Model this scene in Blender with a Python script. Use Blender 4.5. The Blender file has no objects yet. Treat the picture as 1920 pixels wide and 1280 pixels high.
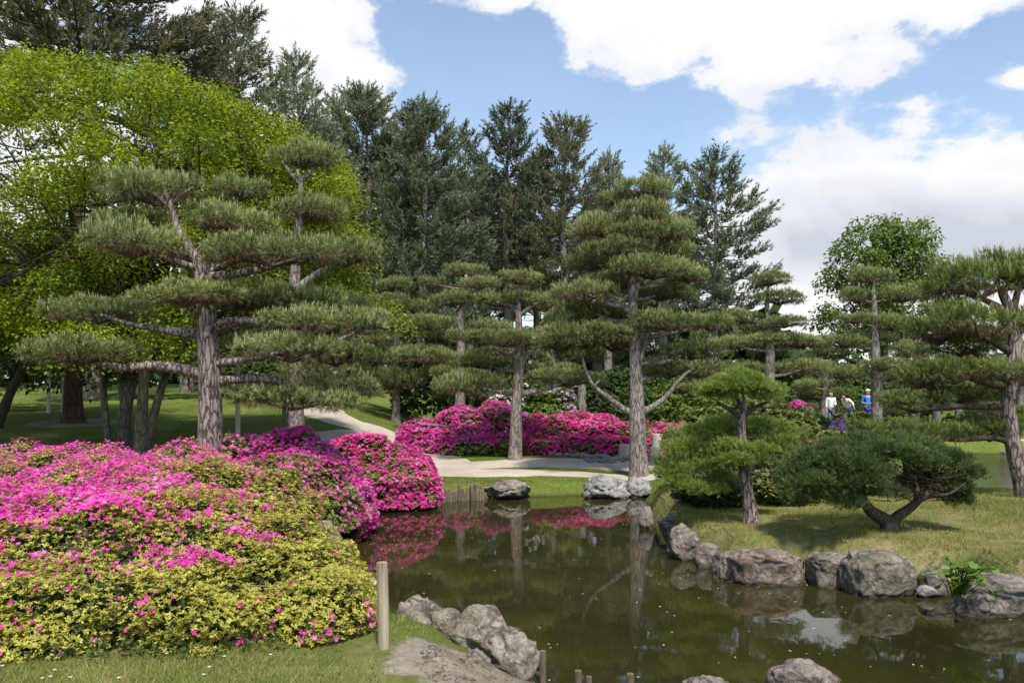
import bpy, math, random
import numpy as np
from mathutils import Vector

# ------------------------------------------------------------------ camera, sky, sun
SC = bpy.context.scene
COL = SC.collection
F, HZ, EYE = 1500.0, 735.0, 2.1          # focal length and horizon row of the 1920 wide photograph, eye height over the pond
cam_d = bpy.data.cameras.new('camera')
cam_d.sensor_width = 36.0
cam_d.lens = 36.0 * F / 1920.0
cam_d.shift_y = (HZ - 640.0) / 1920.0
cam_d.clip_start = 0.1
cam_d.clip_end = 6000.0
cam = bpy.data.objects.new('camera', cam_d)
cam.location = (0, 0, EYE)
cam.rotation_euler = (math.radians(90), 0, 0)
COL.objects.link(cam)
SC.camera = cam
SC.view_settings.view_transform = 'Standard'
SC.view_settings.look = 'None'
SC.view_settings.exposure = 1.3
SC.view_settings.gamma = 1.0
SC.view_settings.use_curve_mapping = False
SC.render.engine = 'CYCLES'
SC.cycles.max_bounces = 8
SC.cycles.transparent_max_bounces = 4
SC.cycles.diffuse_bounces = 5
SC.cycles.glossy_bounces = 3
SC.cycles.transmission_bounces = 4
SC.cycles.caustics_reflective = False
SC.cycles.caustics_refractive = False

SUN_AZ, SUN_EL = 168.0, 58.0              # from the view direction towards the right, and up
world = bpy.data.worlds.new('World')
SC.world = world
world.use_nodes = True
wt = world.node_tree
wt.nodes.clear()


def N(t, kind, **kw):
    n = t.nodes.new(kind)
    for k, v in kw.items():
        if k.startswith('i_'):
            n.inputs[k[2:].replace('_', ' ')].default_value = v
        else:
            setattr(n, k, v)
    return n


def M_(t, op, a, b=None, c=None, clamp=False):
    n = t.nodes.new('ShaderNodeMath')
    n.operation = op
    n.use_clamp = clamp
    for i, v in enumerate((a, b, c)):
        if v is None:
            continue
        if isinstance(v, (int, float)):
            n.inputs[i].default_value = v
        else:
            t.links.new(v, n.inputs[i])
    return n.outputs[0]


def mixc(t, fac, a, b, blend='MIX'):
    n = t.nodes.new('ShaderNodeMix')
    n.data_type = 'RGBA'
    n.blend_type = blend
    for i, v in ((0, fac), (6, a), (7, b)):
        if isinstance(v, (int, float)):
            n.inputs[i].default_value = v
        elif isinstance(v, tuple):
            n.inputs[i].default_value = (v[0], v[1], v[2], 1)
        else:
            t.links.new(v, n.inputs[i])
    return n.outputs[2]


def ramp(t, fac, stops, interp='LINEAR'):
    n = t.nodes.new('ShaderNodeValToRGB')
    cr = n.color_ramp
    cr.interpolation = interp
    while len(cr.elements) < len(stops):
        cr.elements.new(0.5)
    for e, (p, c) in zip(cr.elements, stops):
        e.position = p
        e.color = (c[0], c[1], c[2], 1) if isinstance(c, tuple) else (c, c, c, 1)
    t.links.new(fac, n.inputs[0])
    return n.outputs[0]


def build_sky():
    t = wt
    L = t.links.new
    sky = N(t, 'ShaderNodeTexSky', sky_type='NISHITA', sun_disc=False)
    sky.sun_elevation = math.radians(SUN_EL)
    sky.sun_rotation = math.radians(SUN_AZ)
    sky.air_density, sky.dust_density, sky.ozone_density = 1.0, 0.4, 1.6
    tc = N(t, 'ShaderNodeTexCoord')
    sep = N(t, 'ShaderNodeSeparateXYZ')
    L(tc.outputs['Generated'], sep.inputs[0])
    dy = M_(t, 'MAXIMUM', sep.outputs[1], 0.05)
    u = M_(t, 'DIVIDE', sep.outputs[0], dy)
    v = M_(t, 'DIVIDE', sep.outputs[2], dy)
    nz = N(t, 'ShaderNodeTexNoise', i_Scale=5.0, i_Detail=9.0, i_Roughness=0.56, i_Distortion=0.25)
    mp = N(t, 'ShaderNodeMapping')
    mp.inputs['Scale'].default_value = (1.0, 1.0, 1.7)
    mp.inputs['Location'].default_value = (3.1, 0.7, 0.2)
    L(tc.outputs['Generated'], mp.inputs[0])
    L(mp.outputs[0], nz.inputs[0])
    nz2 = N(t, 'ShaderNodeTexNoise', i_Scale=2.6, i_Detail=6.0, i_Roughness=0.55)
    L(mp.outputs[0], nz2.inputs[0])

    def blob(cx, cy, rx, ry, soft=1.0):
        a = M_(t, 'DIVIDE', M_(t, 'SUBTRACT', u, (cx - 960) / F), rx / F)
        b = M_(t, 'DIVIDE', M_(t, 'SUBTRACT', v, (HZ - cy) / F), ry / F)
        r = M_(t, 'SQRT', M_(t, 'ADD', M_(t, 'MULTIPLY', a, a), M_(t, 'MULTIPLY', b, b)))
        return M_(t, 'MULTIPLY', M_(t, 'SUBTRACT', 1.0, r), soft)
    f = None
    for b in [(1230, -40, 260, 170), (1480, -20, 260, 195), (1760, -90, 330, 160), (1350, -200, 700, 260),
              (1850, 440, 330, 270), (1640, 470, 260, 250), (1530, 500, 200, 190), (1460, 560, 160, 120), (1390, 420, 90, 100),
              (560, 80, 160, 140), (640, 150, 110, 110), (380, 0, 240, 150), (480, 180, 160, 110), (40, 250, 300, 260),
              (1965, 150, 130, 45), (950, -10, 60, 40)]:
        x = blob(*b)
        if f is None:
            f = x
        else:
            n = t.nodes.new('ShaderNodeMath')
            n.operation = 'SMOOTH_MAX'
            n.inputs[2].default_value = 0.05
            L(f, n.inputs[0])
            L(x, n.inputs[1])
            f = n.outputs[0]
    f = M_(t, 'MAXIMUM', f, -0.22)
    f = M_(t, 'MINIMUM', f, 0.6)
    n1 = M_(t, 'MULTIPLY', M_(t, 'SUBTRACT', nz.outputs[0], 0.5), 2.1)
    nz3 = N(t, 'ShaderNodeTexNoise', i_Scale=16.0, i_Detail=7.0, i_Roughness=0.6)
    L(mp.outputs[0], nz3.inputs[0])
    m = M_(t, 'ADD', f, M_(t, 'ADD', n1, M_(t, 'MULTIPLY', M_(t, 'SUBTRACT', nz3.outputs[0], 0.5), 1.1)))
    mask = ramp(t, M_(t, 'ADD', m, 0.5), [(0.43, 0.0), (0.54, 0.30), (0.62, 0.80), (0.82, 1.0)])
    # pale veil over the blue, stronger low in the sky
    veil = M_(t, 'MULTIPLY', M_(t, 'ADD', M_(t, 'MULTIPLY', nz2.outputs[0], 0.5), 0.02), M_(t, 'SUBTRACT', 1.15, M_(t, 'MULTIPLY', sep.outputs[2], 1.5)), clamp=True)
    gb = M_(t, 'MULTIPLY', M_(t, 'MAXIMUM', blob(1690, 440, 480, 120), 0.0), M_(t, 'MULTIPLY', nz.outputs[0], 2.9))
    grey = M_(t, 'ADD', gb, M_(t, 'ADD', M_(t, 'MULTIPLY', M_(t, 'SUBTRACT', nz2.outputs[0], 0.5), 1.2),
                            M_(t, 'MULTIPLY', M_(t, 'SUBTRACT', nz.outputs[0], 0.48), 1.6)), clamp=True)
    cloud = mixc(t, grey, (4.15, 4.15, 4.2), (2.6, 2.75, 3.1))
    blue = mixc(t, 1.0, sky.outputs[0], (0.86, 0.84, 0.81), 'MULTIPLY')
    blue = mixc(t, veil, blue, (3.5, 4.1, 4.7))
    col = mixc(t, mask, blue, cloud)
    bg = N(t, 'ShaderNodeBackground', i_Strength=0.1)
    L(col, bg.inputs[0])
    out = N(t, 'ShaderNodeOutputWorld')
    L(bg.outputs[0], out.inputs[0])


build_sky()
sl = bpy.data.lights.new('sun', 'SUN')
sl.energy = 2.35
sl.angle = math.radians(4.0)
sl.color = (1.0, 0.955, 0.88)
sun = bpy.data.objects.new('sun', sl)
_s = Vector((math.cos(math.radians(SUN_EL)) * math.sin(math.radians(SUN_AZ)),
             math.cos(math.radians(SUN_EL)) * math.cos(math.radians(SUN_AZ)), math.sin(math.radians(SUN_EL))))
sun.rotation_euler = (-_s).to_track_quat('-Z', 'Y').to_euler()
sun.location = (20, -5, 40)
COL.objects.link(sun)

# ------------------------------------------------------------------ helpers
RNG = np.random.default_rng(11)
rnd = random.Random(5)


def P(px, py, d):
    return np.array([(px - 960.0) * d / F, d, EYE - (py - HZ) * d / F])


def W0(px, py, z=0.0):
    d = F * (EYE - z) / (py - HZ)
    return ((px - 960.0) * d / F, d)


def _hash(ix, iy, iz, s):
    h = (ix * 374761393 + iy * 668265263 + iz * 2147483647 + s * 1274126177) & 0xFFFFFFFF
    h = ((h ^ (h >> 13)) * 1274126177) & 0xFFFFFFFF
    h = h ^ (h >> 16)
    return (h & 0xFFFFFF) / float(0xFFFFFF)


def vnoise(p, s=0):
    p = np.asarray(p, dtype=np.float64)
    i = np.floor(p).astype(np.int64)
    f = p - i
    f = f * f * (3 - 2 * f)
    r = np.zeros(len(p))
    for dx in (0, 1):
        for dy in (0, 1):
            for dz in (0, 1):
                w = (f[:, 0] if dx else 1 - f[:, 0]) * (f[:, 1] if dy else 1 - f[:, 1]) * (f[:, 2] if dz else 1 - f[:, 2])
                r += w * _hash(i[:, 0] + dx, i[:, 1] + dy, i[:, 2] + dz, s)
    return r * 2 - 1


def fbm(p, o=4, s=0, g=0.5):
    p = np.asarray(p, dtype=np.float64)
    r = np.zeros(len(p))
    a = 1.0
    for k in range(o):
        r += a * vnoise(p * (2.03 ** k) + 17.3 * k, s + k)
        a *= g
    return r


def sst(a, b, x):
    t = np.clip((x - a) / (b - a), 0, 1)
    return t * t * (3 - 2 * t)


def unit(v):
    return v / np.maximum(np.linalg.norm(v, axis=-1, keepdims=True), 1e-9)


def rdir(n):
    return unit(RNG.normal(size=(n, 3)))


def mesh_np(name, V, Fc, mats=(), midx=None, tint=None, smooth=False, attrs=None):
    V = np.ascontiguousarray(V, dtype=np.float32)
    Fc = np.ascontiguousarray(Fc, dtype=np.int32)
    me = bpy.data.meshes.new(name)
    me.vertices.add(len(V))
    me.vertices.foreach_set('co', V.ravel())
    k = Fc.shape[1]
    me.loops.add(Fc.size)
    me.loops.foreach_set('vertex_index', Fc.ravel())
    me.polygons.add(len(Fc))
    me.polygons.foreach_set('loop_start', np.arange(0, Fc.size, k, dtype=np.int32))
    for m in mats:
        me.materials.append(m)
    if midx is not None:
        me.polygons.foreach_set('material_index', np.asarray(midx, dtype=np.int32))
    me.polygons.foreach_set('use_smooth', np.full(len(Fc), bool(smooth)))
    if tint is not None:
        a = me.attributes.new('tint', 'FLOAT', 'POINT')
        a.data.foreach_set('value', np.asarray(tint, dtype=np.float32))
    for kx, vv in (attrs or {}).items():
        a = me.attributes.new(kx, 'FLOAT', 'POINT')
        a.data.foreach_set('value', np.asarray(vv, dtype=np.float32))
    me.update(calc_edges=True)
    return me


def link(name, data, parent=None, loc=(0, 0, 0), kind=None):
    o = bpy.data.objects.new(name, data)
    COL.objects.link(o)
    o.location = tuple(float(c) for c in loc)
    if parent is not None:
        o.parent = parent
    if kind:
        o['kind'] = kind
    return o


def tag(o, label, cat, group=None, kind=None):
    o['label'] = label
    o['category'] = cat
    if group:
        o['group'] = group
    if kind:
        o['kind'] = kind
    return o


def thing(name, label, cat, loc, group=None):
    o = link(name, None, None, loc)
    o.empty_display_size = 0.1
    return tag(o, label, cat, group)


def needles(B, D, ln, w):
    """one thin triangle per needle"""
    n = len(B)
    side = unit(np.cross(D, rdir(n)))
    ln = np.broadcast_to(ln, (n,))[:, None]
    w = np.broadcast_to(w, (n,))[:, None]
    V = np.empty((n, 3, 3))
    V[:, 0] = B - side * w * 0.5
    V[:, 1] = B + side * w * 0.5
    V[:, 2] = B + D * ln
    return V.reshape(-1, 3), np.arange(n * 3).reshape(n, 3)


def leaves(B, D, Nn, ln, w, fold=0.0):
    """one four-cornered leaf per point: D along the leaf, Nn its upper side"""
    n = len(B)
    S = unit(np.cross(D, Nn))
    U = unit(np.cross(S, D))
    ln = np.broadcast_to(ln, (n,))[:, None]
    w = np.broadcast_to(w, (n,))[:, None]
    V = np.empty((n, 4, 3))
    V[:, 0] = B
    V[:, 1] = B + D * ln * 0.52 + S * w * 0.5 + U * w * fold
    V[:, 2] = B + D * ln
    V[:, 3] = B + D * ln * 0.52 - S * w * 0.5 + U * w * fold
    return V.reshape(-1, 3), np.arange(n * 4).reshape(n, 4)


def spline(pts, n):
    """Catmull-Rom through rows of pts (any number of columns)"""
    p = np.asarray(pts, dtype=float)
    if len(p) < 3:
        t = np.linspace(0, 1, n)[:, None]
        return p[0] * (1 - t) + p[-1] * t
    q = np.vstack([2 * p[0] - p[1], p, 2 * p[-1] - p[-2]])
    T = np.linspace(0, len(p) - 1 - 1e-6, n)
    i = T.astype(int)
    t = (T - i)[:, None]
    a, b, c, d = q[i], q[i + 1], q[i + 2], q[i + 3]
    return 0.5 * (2 * b + (c - a) * t + (2 * a - 5 * b + 4 * c - d) * t * t + (3 * b - a - 3 * c + d) * t ** 3)


def tube(pts, rad, sides=8, rough=0.0, seed=0, cap=True):
    p = np.asarray(pts, dtype=float)
    r = np.broadcast_to(np.asarray(rad, dtype=float), (len(p),))
    tg = unit(np.gradient(p, axis=0))
    ref = np.array([0.0, 1.0, 0.0]) if abs(tg[0][1]) < 0.9 else np.array([1.0, 0, 0])
    V = np.empty((len(p), sides, 3))
    a = np.linspace(0, 2 * math.pi, sides, endpoint=False)
    for i in range(len(p)):
        u = np.cross(tg[i], ref)
        u /= max(np.linalg.norm(u), 1e-9)
        v = np.cross(tg[i], u)
        ref = -v if np.dot(-v, ref) > 0 else v
        ring = np.cos(a)[:, None] * u + np.sin(a)[:, None] * v
        V[i] = p[i] + ring * r[i]
    V = V.reshape(-1, 3)
    if rough:
        ax = np.repeat(p, sides, axis=0)
        o = V - ax
        nz = fbm(V * np.array([9, 9, 4.0]) + seed * 7.7, 3, seed)
        nz2 = vnoise(V * np.array([2.2, 2.2, 1.3]) + seed, seed + 9)
        V = ax + o * (1 + rough * nz + rough * 0.8 * nz2)[:, None]
    Fq = []
    for i in range(len(p) - 1):
        for j in range(sides):
            k = (j + 1) % sides
            Fq.append((i * sides + j, i * sides + k, (i + 1) * sides + k, (i + 1) * sides + j))
    Fq = np.array(Fq)
    if cap:
        c = len(V)
        V = np.vstack([V, p[-1] + tg[-1] * r[-1] * 0.3])
        b = (len(p) - 1) * sides
        Fq = np.vstack([Fq, [(b + j, b + (j + 1) % sides, c, c) for j in range(sides)]])
    return V, Fq


class Bag:
    """collects vertex / face blocks of equal face size"""
    def __init__(self):
        self.v, self.f, self.m, self.t, self.n = [], [], [], [], 0

    def add(self, vf, m=0, t=0.5):
        V, Fc = vf
        self.v.append(V)
        self.f.append(Fc + self.n)
        self.m.append(np.full(len(Fc), m))
        self.t.append(np.broadcast_to(t, (len(V),)))
        self.n += len(V)

    def mesh(self, name, mats, smooth=False, off=None):
        V = np.vstack(self.v)
        if off is not None:
            V = V - np.asarray(off)
        Fc = np.vstack(self.f)
        if Fc.shape[1] == 4:                      # closed caps come as doubled corners
            deg = Fc[:, 2] == Fc[:, 3]
            if deg.any():
                T = np.vstack([Fc[:, [0, 1, 2]], Fc[~deg][:, [0, 2, 3]]])
                mm = np.concatenate(self.m)
                return mesh_np(name, V, T, mats, np.concatenate([mm, mm[~deg]]), np.concatenate(self.t), smooth)
        return mesh_np(name, V, Fc, mats, np.concatenate(self.m), np.concatenate(self.t), smooth)


# ------------------------------------------------------------------ materials
def new_mat(name):
    m = bpy.data.materials.new(name)
    m.use_nodes = True
    t = m.node_tree
    t.nodes.clear()
    out = t.nodes.new('ShaderNodeOutputMaterial')
    return m, t, out


def leaf_mat(name, stops, trans=0.3, rough=0.55, tcol=(1.15, 1.2, 0.6), spec=0.3, objvar=0.25):
    m, t, out = new_mat(name)
    L = t.links.new
    at = N(t, 'ShaderNodeAttribute', attribute_name='tint')
    info = N(t, 'ShaderNodeObjectInfo')
    geo = N(t, 'ShaderNodeNewGeometry')
    nz = N(t, 'ShaderNodeTexNoise', i_Scale=1.3, i_Detail=2.0)
    L(geo.outputs['Position'], nz.inputs[0])
    f = M_(t, 'ADD', at.outputs['Fac'], M_(t, 'MULTIPLY', M_(t, 'SUBTRACT', info.outputs['Random'], 0.5), objvar))
    f = M_(t, 'ADD', f, M_(t, 'MULTIPLY', M_(t, 'SUBTRACT', nz.outputs[0], 0.5), 0.45), clamp=True)
    c = ramp(t, f, stops)
    b = N(t, 'ShaderNodeBsdfPrincipled', i_Roughness=rough)
    b.inputs['Specular IOR Level'].default_value = spec
    L(c, b.inputs['Base Color'])
    tr = N(t, 'ShaderNodeBsdfTranslucent')
    L(mixc(t, 1.0, c, tcol, 'MULTIPLY'), tr.inputs[0])
    mx = N(t, 'ShaderNodeMixShader')
    mx.inputs[0].default_value = trans
    L(b.outputs[0], mx.inputs[1])
    L(tr.outputs[0], mx.inputs[2])
    L(mx.outputs[0], out.inputs[0])
    return m


def bark_mat(name, dark, light, scale=9.0, bump=0.6, stretch=0.3):
    m, t, out = new_mat(name)
    L = t.links.new
    geo = N(t, 'ShaderNodeTexCoord')
    mp = N(t, 'ShaderNodeMapping')
    mp.inputs['Scale'].default_value = (1, 1, stretch)
    L(geo.outputs['Object'], mp.inputs[0])
    nz = N(t, 'ShaderNodeTexNoise', i_Scale=scale, i_Detail=6.0, i_Roughness=0.65)
    L(mp.outputs[0], nz.inputs[0])
    wrp = mixc(t, 0.16, mp.outputs[0], nz.outputs[1])
    vo = N(t, 'ShaderNodeTexVoronoi', feature='DISTANCE_TO_EDGE', i_Scale=scale * 2.2)
    L(wrp, vo.inputs[0])
    ed = ramp(t, vo.outputs[0], [(0.0, 0.12), (0.10, 0.75), (0.3, 1.0)])
    n2 = N(t, 'ShaderNodeTexNoise', i_Scale=1.6, i_Detail=5.0)
    L(geo.outputs['Object'], n2.inputs[0])
    n3 = N(t, 'ShaderNodeTexNoise', i_Scale=scale * 4.0, i_Detail=5.0, i_Roughness=0.7)
    L(mp.outputs[0], n3.inputs[0])
    k = M_(t, 'MULTIPLY', ed, M_(t, 'ADD', 0.05, M_(t, 'MULTIPLY', M_(t, 'ADD', nz.outputs[0], n3.outputs[0]), 0.75)))
    k = M_(t, 'MULTIPLY', k, M_(t, 'ADD', 0.45, M_(t, 'MULTIPLY', n2.outputs[0], 1.0)), clamp=True)
    c = ramp(t, k, [(0.1, dark), (0.45, tuple((a + b) / 2 for a, b in zip(dark, light))), (0.85, light)])
    b = N(t, 'ShaderNodeBsdfPrincipled', i_Roughness=0.9)
    b.inputs['Specular IOR Level'].default_value = 0.15
    L(c, b.inputs['Base Color'])
    bp = N(t, 'ShaderNodeBump', i_Strength=bump, i_Distance=0.03)
    L(k, bp.inputs['Height'])
    L(bp.outputs[0], b.inputs['Normal'])
    L(b.outputs[0], out.inputs[0])
    return m


def rock_mat(name, c0, c1, c2, moss=(0.06, 0.07, 0.025), moss_amt=0.35, wet=True):
    m, t, out = new_mat(name)
    L = t.links.new
    tc = N(t, 'ShaderNodeTexCoord')
    geo = N(t, 'ShaderNodeNewGeometry')
    n1 = N(t, 'ShaderNodeTexNoise', i_Scale=3.0, i_Detail=9.0, i_Roughness=0.68, i_Distortion=0.6)
    L(tc.outputs['Object'], n1.inputs[0])
    n2 = N(t, 'ShaderNodeTexNoise', i_Scale=22.0, i_Detail=6.0, i_Roughness=0.7)
    L(tc.outputs['Object'], n2.inputs[0])
    vo = N(t, 'ShaderNodeTexVoronoi', feature='DISTANCE_TO_EDGE', i_Scale=3.5)
    L(mixc(t, 0.35, tc.outputs['Object'], n1.outputs[1]), vo.inputs[0])
    crack = ramp(t, vo.outputs[0], [(0.0, 0.35), (0.05, 1.0)])
    c = ramp(t, n1.outputs[0], [(0.3, c0), (0.5, c1), (0.68, c2)])
    sp = ramp(t, n2.outputs[0], [(0.35, 0.4), (0.6, 1.15)])
    c = mixc(t, 0.85, c, sp, 'MULTIPLY')
    c = mixc(t, 0.6, c, crack, 'MULTIPLY')
    sep = N(t, 'ShaderNodeSeparateXYZ')
    L(geo.outputs['Position'], sep.inputs[0])
    mo = N(t, 'ShaderNodeTexNoise', i_Scale=5.0, i_Detail=5.0)
    L(tc.outputs['Object'], mo.inputs[0])
    mf = ramp(t, mo.outputs[0], [(0.5, 0.0), (0.62, moss_amt)])
    c = mixc(t, mf, c, moss)
    b = N(t, 'ShaderNodeBsdfPrincipled', i_Roughness=0.85)
    b.inputs['Specular IOR Level'].default_value = 0.25
    if wet:                                        # a dark wet waterline stain
        wl = M_(t, 'ADD', sep.outputs[2], M_(t, 'MULTIPLY', M_(t, 'SUBTRACT', n1.outputs[0], 0.5), 0.1))
        wf = ramp(t, M_(t, 'MULTIPLY', wl, 5.0), [(0.1, 0.75), (0.42, 0.0)])
        c = mixc(t, wf, c, (0.045, 0.04, 0.03))
    L(c, b.inputs['Base Color'])
    bp = N(t, 'ShaderNodeBump', i_Strength=1.0, i_Distance=0.06)
    L(M_(t, 'ADD', M_(t, 'MULTIPLY', n1.outputs[0], 1.0), M_(t, 'ADD', M_(t, 'MULTIPLY', n2.outputs[0], 0.6), M_(t, 'MULTIPLY', crack, 0.3))), bp.inputs['Height'])
    L(bp.outputs[0], b.inputs['Normal'])
    L(b.outputs[0], out.inputs[0])
    return m


def plain_mat(name, c, c2=None, rough=0.8, scale=8.0, bump=0.15, stretch=(1, 1, 1)):
    m, t, out = new_mat(name)
    L = t.links.new
    tc = N(t, 'ShaderNodeTexCoord')
    mp = N(t, 'ShaderNodeMapping')
    mp.inputs['Scale'].default_value = stretch
    L(tc.outputs['Object'], mp.inputs[0])
    n1 = N(t, 'ShaderNodeTexNoise', i_Scale=scale, i_Detail=6.0, i_Roughness=0.62)
    L(mp.outputs[0], n1.inputs[0])
    cc = ramp(t, n1.outputs[0], [(0.3, c), (0.7, c2 or c)])
    b = N(t, 'ShaderNodeBsdfPrincipled', i_Roughness=rough)
    b.inputs['Specular IOR Level'].default_value = 0.25
    L(cc, b.inputs['Base Color'])
    bp = N(t, 'ShaderNodeBump', i_Strength=bump, i_Distance=0.02)
    L(n1.outputs[0], bp.inputs['Height'])
    L(bp.outputs[0], b.inputs['Normal'])
    L(b.outputs[0], out.inputs[0])
    return m


MT = {}
MT['needle'] = leaf_mat('pine_needles', [(0.0, (0.065, 0.082, 0.022)), (0.4, (0.20, 0.238, 0.086)), (0.75, (0.36, 0.395, 0.17)), (1.0, (0.58, 0.58, 0.28))], 0.38, 0.5, (1.1, 1.15, 0.7))
MT['needle_fresh'] = leaf_mat('fresh_needles', [(0.0, (0.06, 0.09, 0.022)), (0.45, (0.18, 0.225, 0.06)), (0.8, (0.29, 0.34, 0.095)), (1.0, (0.42, 0.46, 0.16))], 0.38, 0.5, (1.1, 1.15, 0.65))
MT['needle_bright'] = leaf_mat('bright_needles', [(0.0, (0.075, 0.115, 0.022)), (0.45, (0.20, 0.265, 0.052)), (0.8, (0.32, 0.39, 0.09)), (1.0, (0.45, 0.50, 0.17))], 0.38, 0.5, (1.1, 1.15, 0.6))
MT['needle_blue'] = leaf_mat('dwarf_needles', [(0.0, (0.035, 0.066, 0.016)), (0.45, (0.108, 0.152, 0.045)), (0.8, (0.18, 0.235, 0.075)), (1.0, (0.26, 0.33, 0.11))], 0.3, 0.5, (1.1, 1.15, 0.7))
MT['needle_far'] = leaf_mat('tall_pine_needles', [(0.0, (0.06, 0.078, 0.045)), (0.45, (0.185, 0.222, 0.135)), (0.8, (0.28, 0.315, 0.195)), (1.0, (0.32, 0.33, 0.20))], 0.3, 0.55, (1.1, 1.1, 0.85), objvar=0.5)
MT['needle_rust'] = leaf_mat('tall_pine_old_needles', [(0.0, (0.06, 0.064, 0.036)), (0.45, (0.19, 0.188, 0.11)), (0.8, (0.27, 0.26, 0.15)), (1.0, (0.30, 0.28, 0.17))], 0.3, 0.55, (1.1, 1.1, 0.85))
MT['needle_dead'] = leaf_mat('dead_needles', [(0.0, (0.05, 0.033, 0.018)), (0.5, (0.10, 0.068, 0.035)), (1.0, (0.17, 0.12, 0.06))], 0.1, 0.7)
MT['maple'] = leaf_mat('maple_leaves', [(0.0, (0.08, 0.12, 0.012)), (0.4, (0.22, 0.28, 0.026)), (0.75, (0.39, 0.42, 0.036)), (1.0, (0.48, 0.48, 0.06))], 0.48, 0.5, (1.15, 1.15, 0.45))
MT['broad'] = leaf_mat('broad_leaves', [(0.0, (0.041, 0.081, 0.014)), (0.5, (0.115, 0.189, 0.027)), (1.0, (0.203, 0.284, 0.054))], 0.35, 0.5)
MT['round_tree'] = leaf_mat('round_tree_leaves', [(0.0, (0.06, 0.10, 0.02)), (0.45, (0.14, 0.20, 0.045)), (0.8, (0.22, 0.29, 0.08)), (1.0, (0.30, 0.36, 0.12))], 0.4, 0.5)
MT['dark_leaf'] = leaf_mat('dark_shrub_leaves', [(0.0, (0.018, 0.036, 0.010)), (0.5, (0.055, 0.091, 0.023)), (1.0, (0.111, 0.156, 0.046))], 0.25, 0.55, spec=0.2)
MT['light_leaf'] = leaf_mat('light_shrub_leaves', [(0.0, (0.057, 0.098, 0.017)), (0.5, (0.161, 0.230, 0.040)), (1.0, (0.299, 0.368, 0.092))], 0.35, 0.5)
MT['olive_leaf'] = leaf_mat('olive_shrub_leaves', [(0.0, (0.058, 0.072, 0.019)), (0.5, (0.150, 0.163, 0.047)), (0.85, (0.247, 0.247, 0.078)), (1.0, (0.312, 0.169, 0.091))], 0.3, 0.5)
MT['azalea_leaf'] = leaf_mat('azalea_leaves', [(0.0, (0.12, 0.12, 0.02)), (0.35, (0.33, 0.31, 0.05)), (0.7, (0.55, 0.50, 0.10)), (1.0, (0.70, 0.62, 0.20))], 0.35, 0.5, (1.1, 1.1, 0.5), objvar=0.0)
MT['azalea_leaf_green'] = leaf_mat('azalea_green_leaves', [(0.0, (0.07, 0.085, 0.02)), (0.4, (0.19, 0.205, 0.055)), (0.75, (0.32, 0.32, 0.10)), (1.0, (0.46, 0.30, 0.15))], 0.35, 0.5, (1.1, 1.1, 0.5), objvar=0.0)
MT['petal'] = leaf_mat('azalea_petals', [(0.0, (0.46, 0.012, 0.20)), (0.4, (0.68, 0.035, 0.36)), (0.72, (0.77, 0.11, 0.49)), (1.0, (0.84, 0.36, 0.60))], 0.35, 0.6, (1.1, 0.8, 1.0), objvar=0.0)
MT['petal_deep'] = leaf_mat('azalea_deep_petals', [(0.0, (0.42, 0.010, 0.14)), (0.4, (0.66, 0.03, 0.27)), (0.7, (0.76, 0.09, 0.40)), (1.0, (0.82, 0.28, 0.46))], 0.35, 0.6, (1.1, 0.8, 1.0), objvar=0.0)
MT['white_petal'] = leaf_mat('white_petals', [(0.0, (0.5, 0.46, 0.42)), (1.0, (0.8, 0.76, 0.72))], 0.3, 0.6, (1, 1, 1))
MT['purple_petal'] = leaf_mat('purple_petals', [(0.0, (0.36, 0.15, 0.50)), (1.0, (0.6, 0.36, 0.74))], 0.3, 0.6, (1, 1, 1))
MT['red_petal'] = leaf_mat('red_petals', [(0.0, (0.6, 0.05, 0.12)), (1.0, (0.75, 0.25, 0.18))], 0.3, 0.6, (1, 1, 1))
MT['grass'] = leaf_mat('grass_blades', [(0.0, (0.07, 0.10, 0.018)), (0.45, (0.165, 0.20, 0.035)), (0.75, (0.27, 0.285, 0.075)), (1.0, (0.42, 0.38, 0.16))], 0.4, 0.5)
MT['dry_grass'] = leaf_mat('dry_grass_blades', [(0.0, (0.10, 0.125, 0.025)), (0.4, (0.22, 0.235, 0.055)), (0.75, (0.36, 0.33, 0.12)), (1.0, (0.54, 0.47, 0.24))], 0.35, 0.6)
MT['bark'] = bark_mat('pine_bark', (0.05, 0.038, 0.033), (0.36, 0.295, 0.26), 8.0, 1.0, 0.22)
MT['bark_grey'] = bark_mat('grey_pine_bark', (0.09, 0.075, 0.062), (0.36, 0.31, 0.275), 9.0, 0.8, 0.22)
MT['bark_red'] = bark_mat('red_brown_bark', (0.035, 0.02, 0.014), (0.13, 0.075, 0.055), 8.0, 0.6, 0.12)
MT['bark_smooth'] = bark_mat('smooth_bark', (0.06, 0.052, 0.038), (0.17, 0.15, 0.115), 5.0, 0.25, 0.4)
MT['bark_dark'] = bark_mat('dark_twig_bark', (0.025, 0.02, 0.016), (0.11, 0.085, 0.065), 12.0, 0.4, 0.4)
MT['twig'] = plain_mat('azalea_twigs', (0.12, 0.085, 0.06), (0.26, 0.21, 0.16), 0.9)
MT['rock_tan'] = rock_mat('tan_rock', (0.12, 0.098, 0.072), (0.30, 0.255, 0.20), (0.48, 0.43, 0.35), moss_amt=0.3)
MT['rock_pale'] = rock_mat('pale_grey_rock', (0.20, 0.19, 0.175), (0.37, 0.355, 0.335), (0.52, 0.50, 0.47), moss_amt=0.2)
MT['rock_brown'] = rock_mat('brown_grey_rock', (0.13, 0.105, 0.085), (0.30, 0.255, 0.21), (0.46, 0.41, 0.35), moss_amt=0.25)
MT['rock_grey'] = rock_mat('dark_grey_rock', (0.11, 0.093, 0.078), (0.27, 0.235, 0.20), (0.45, 0.40, 0.345), moss_amt=0.3)
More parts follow.
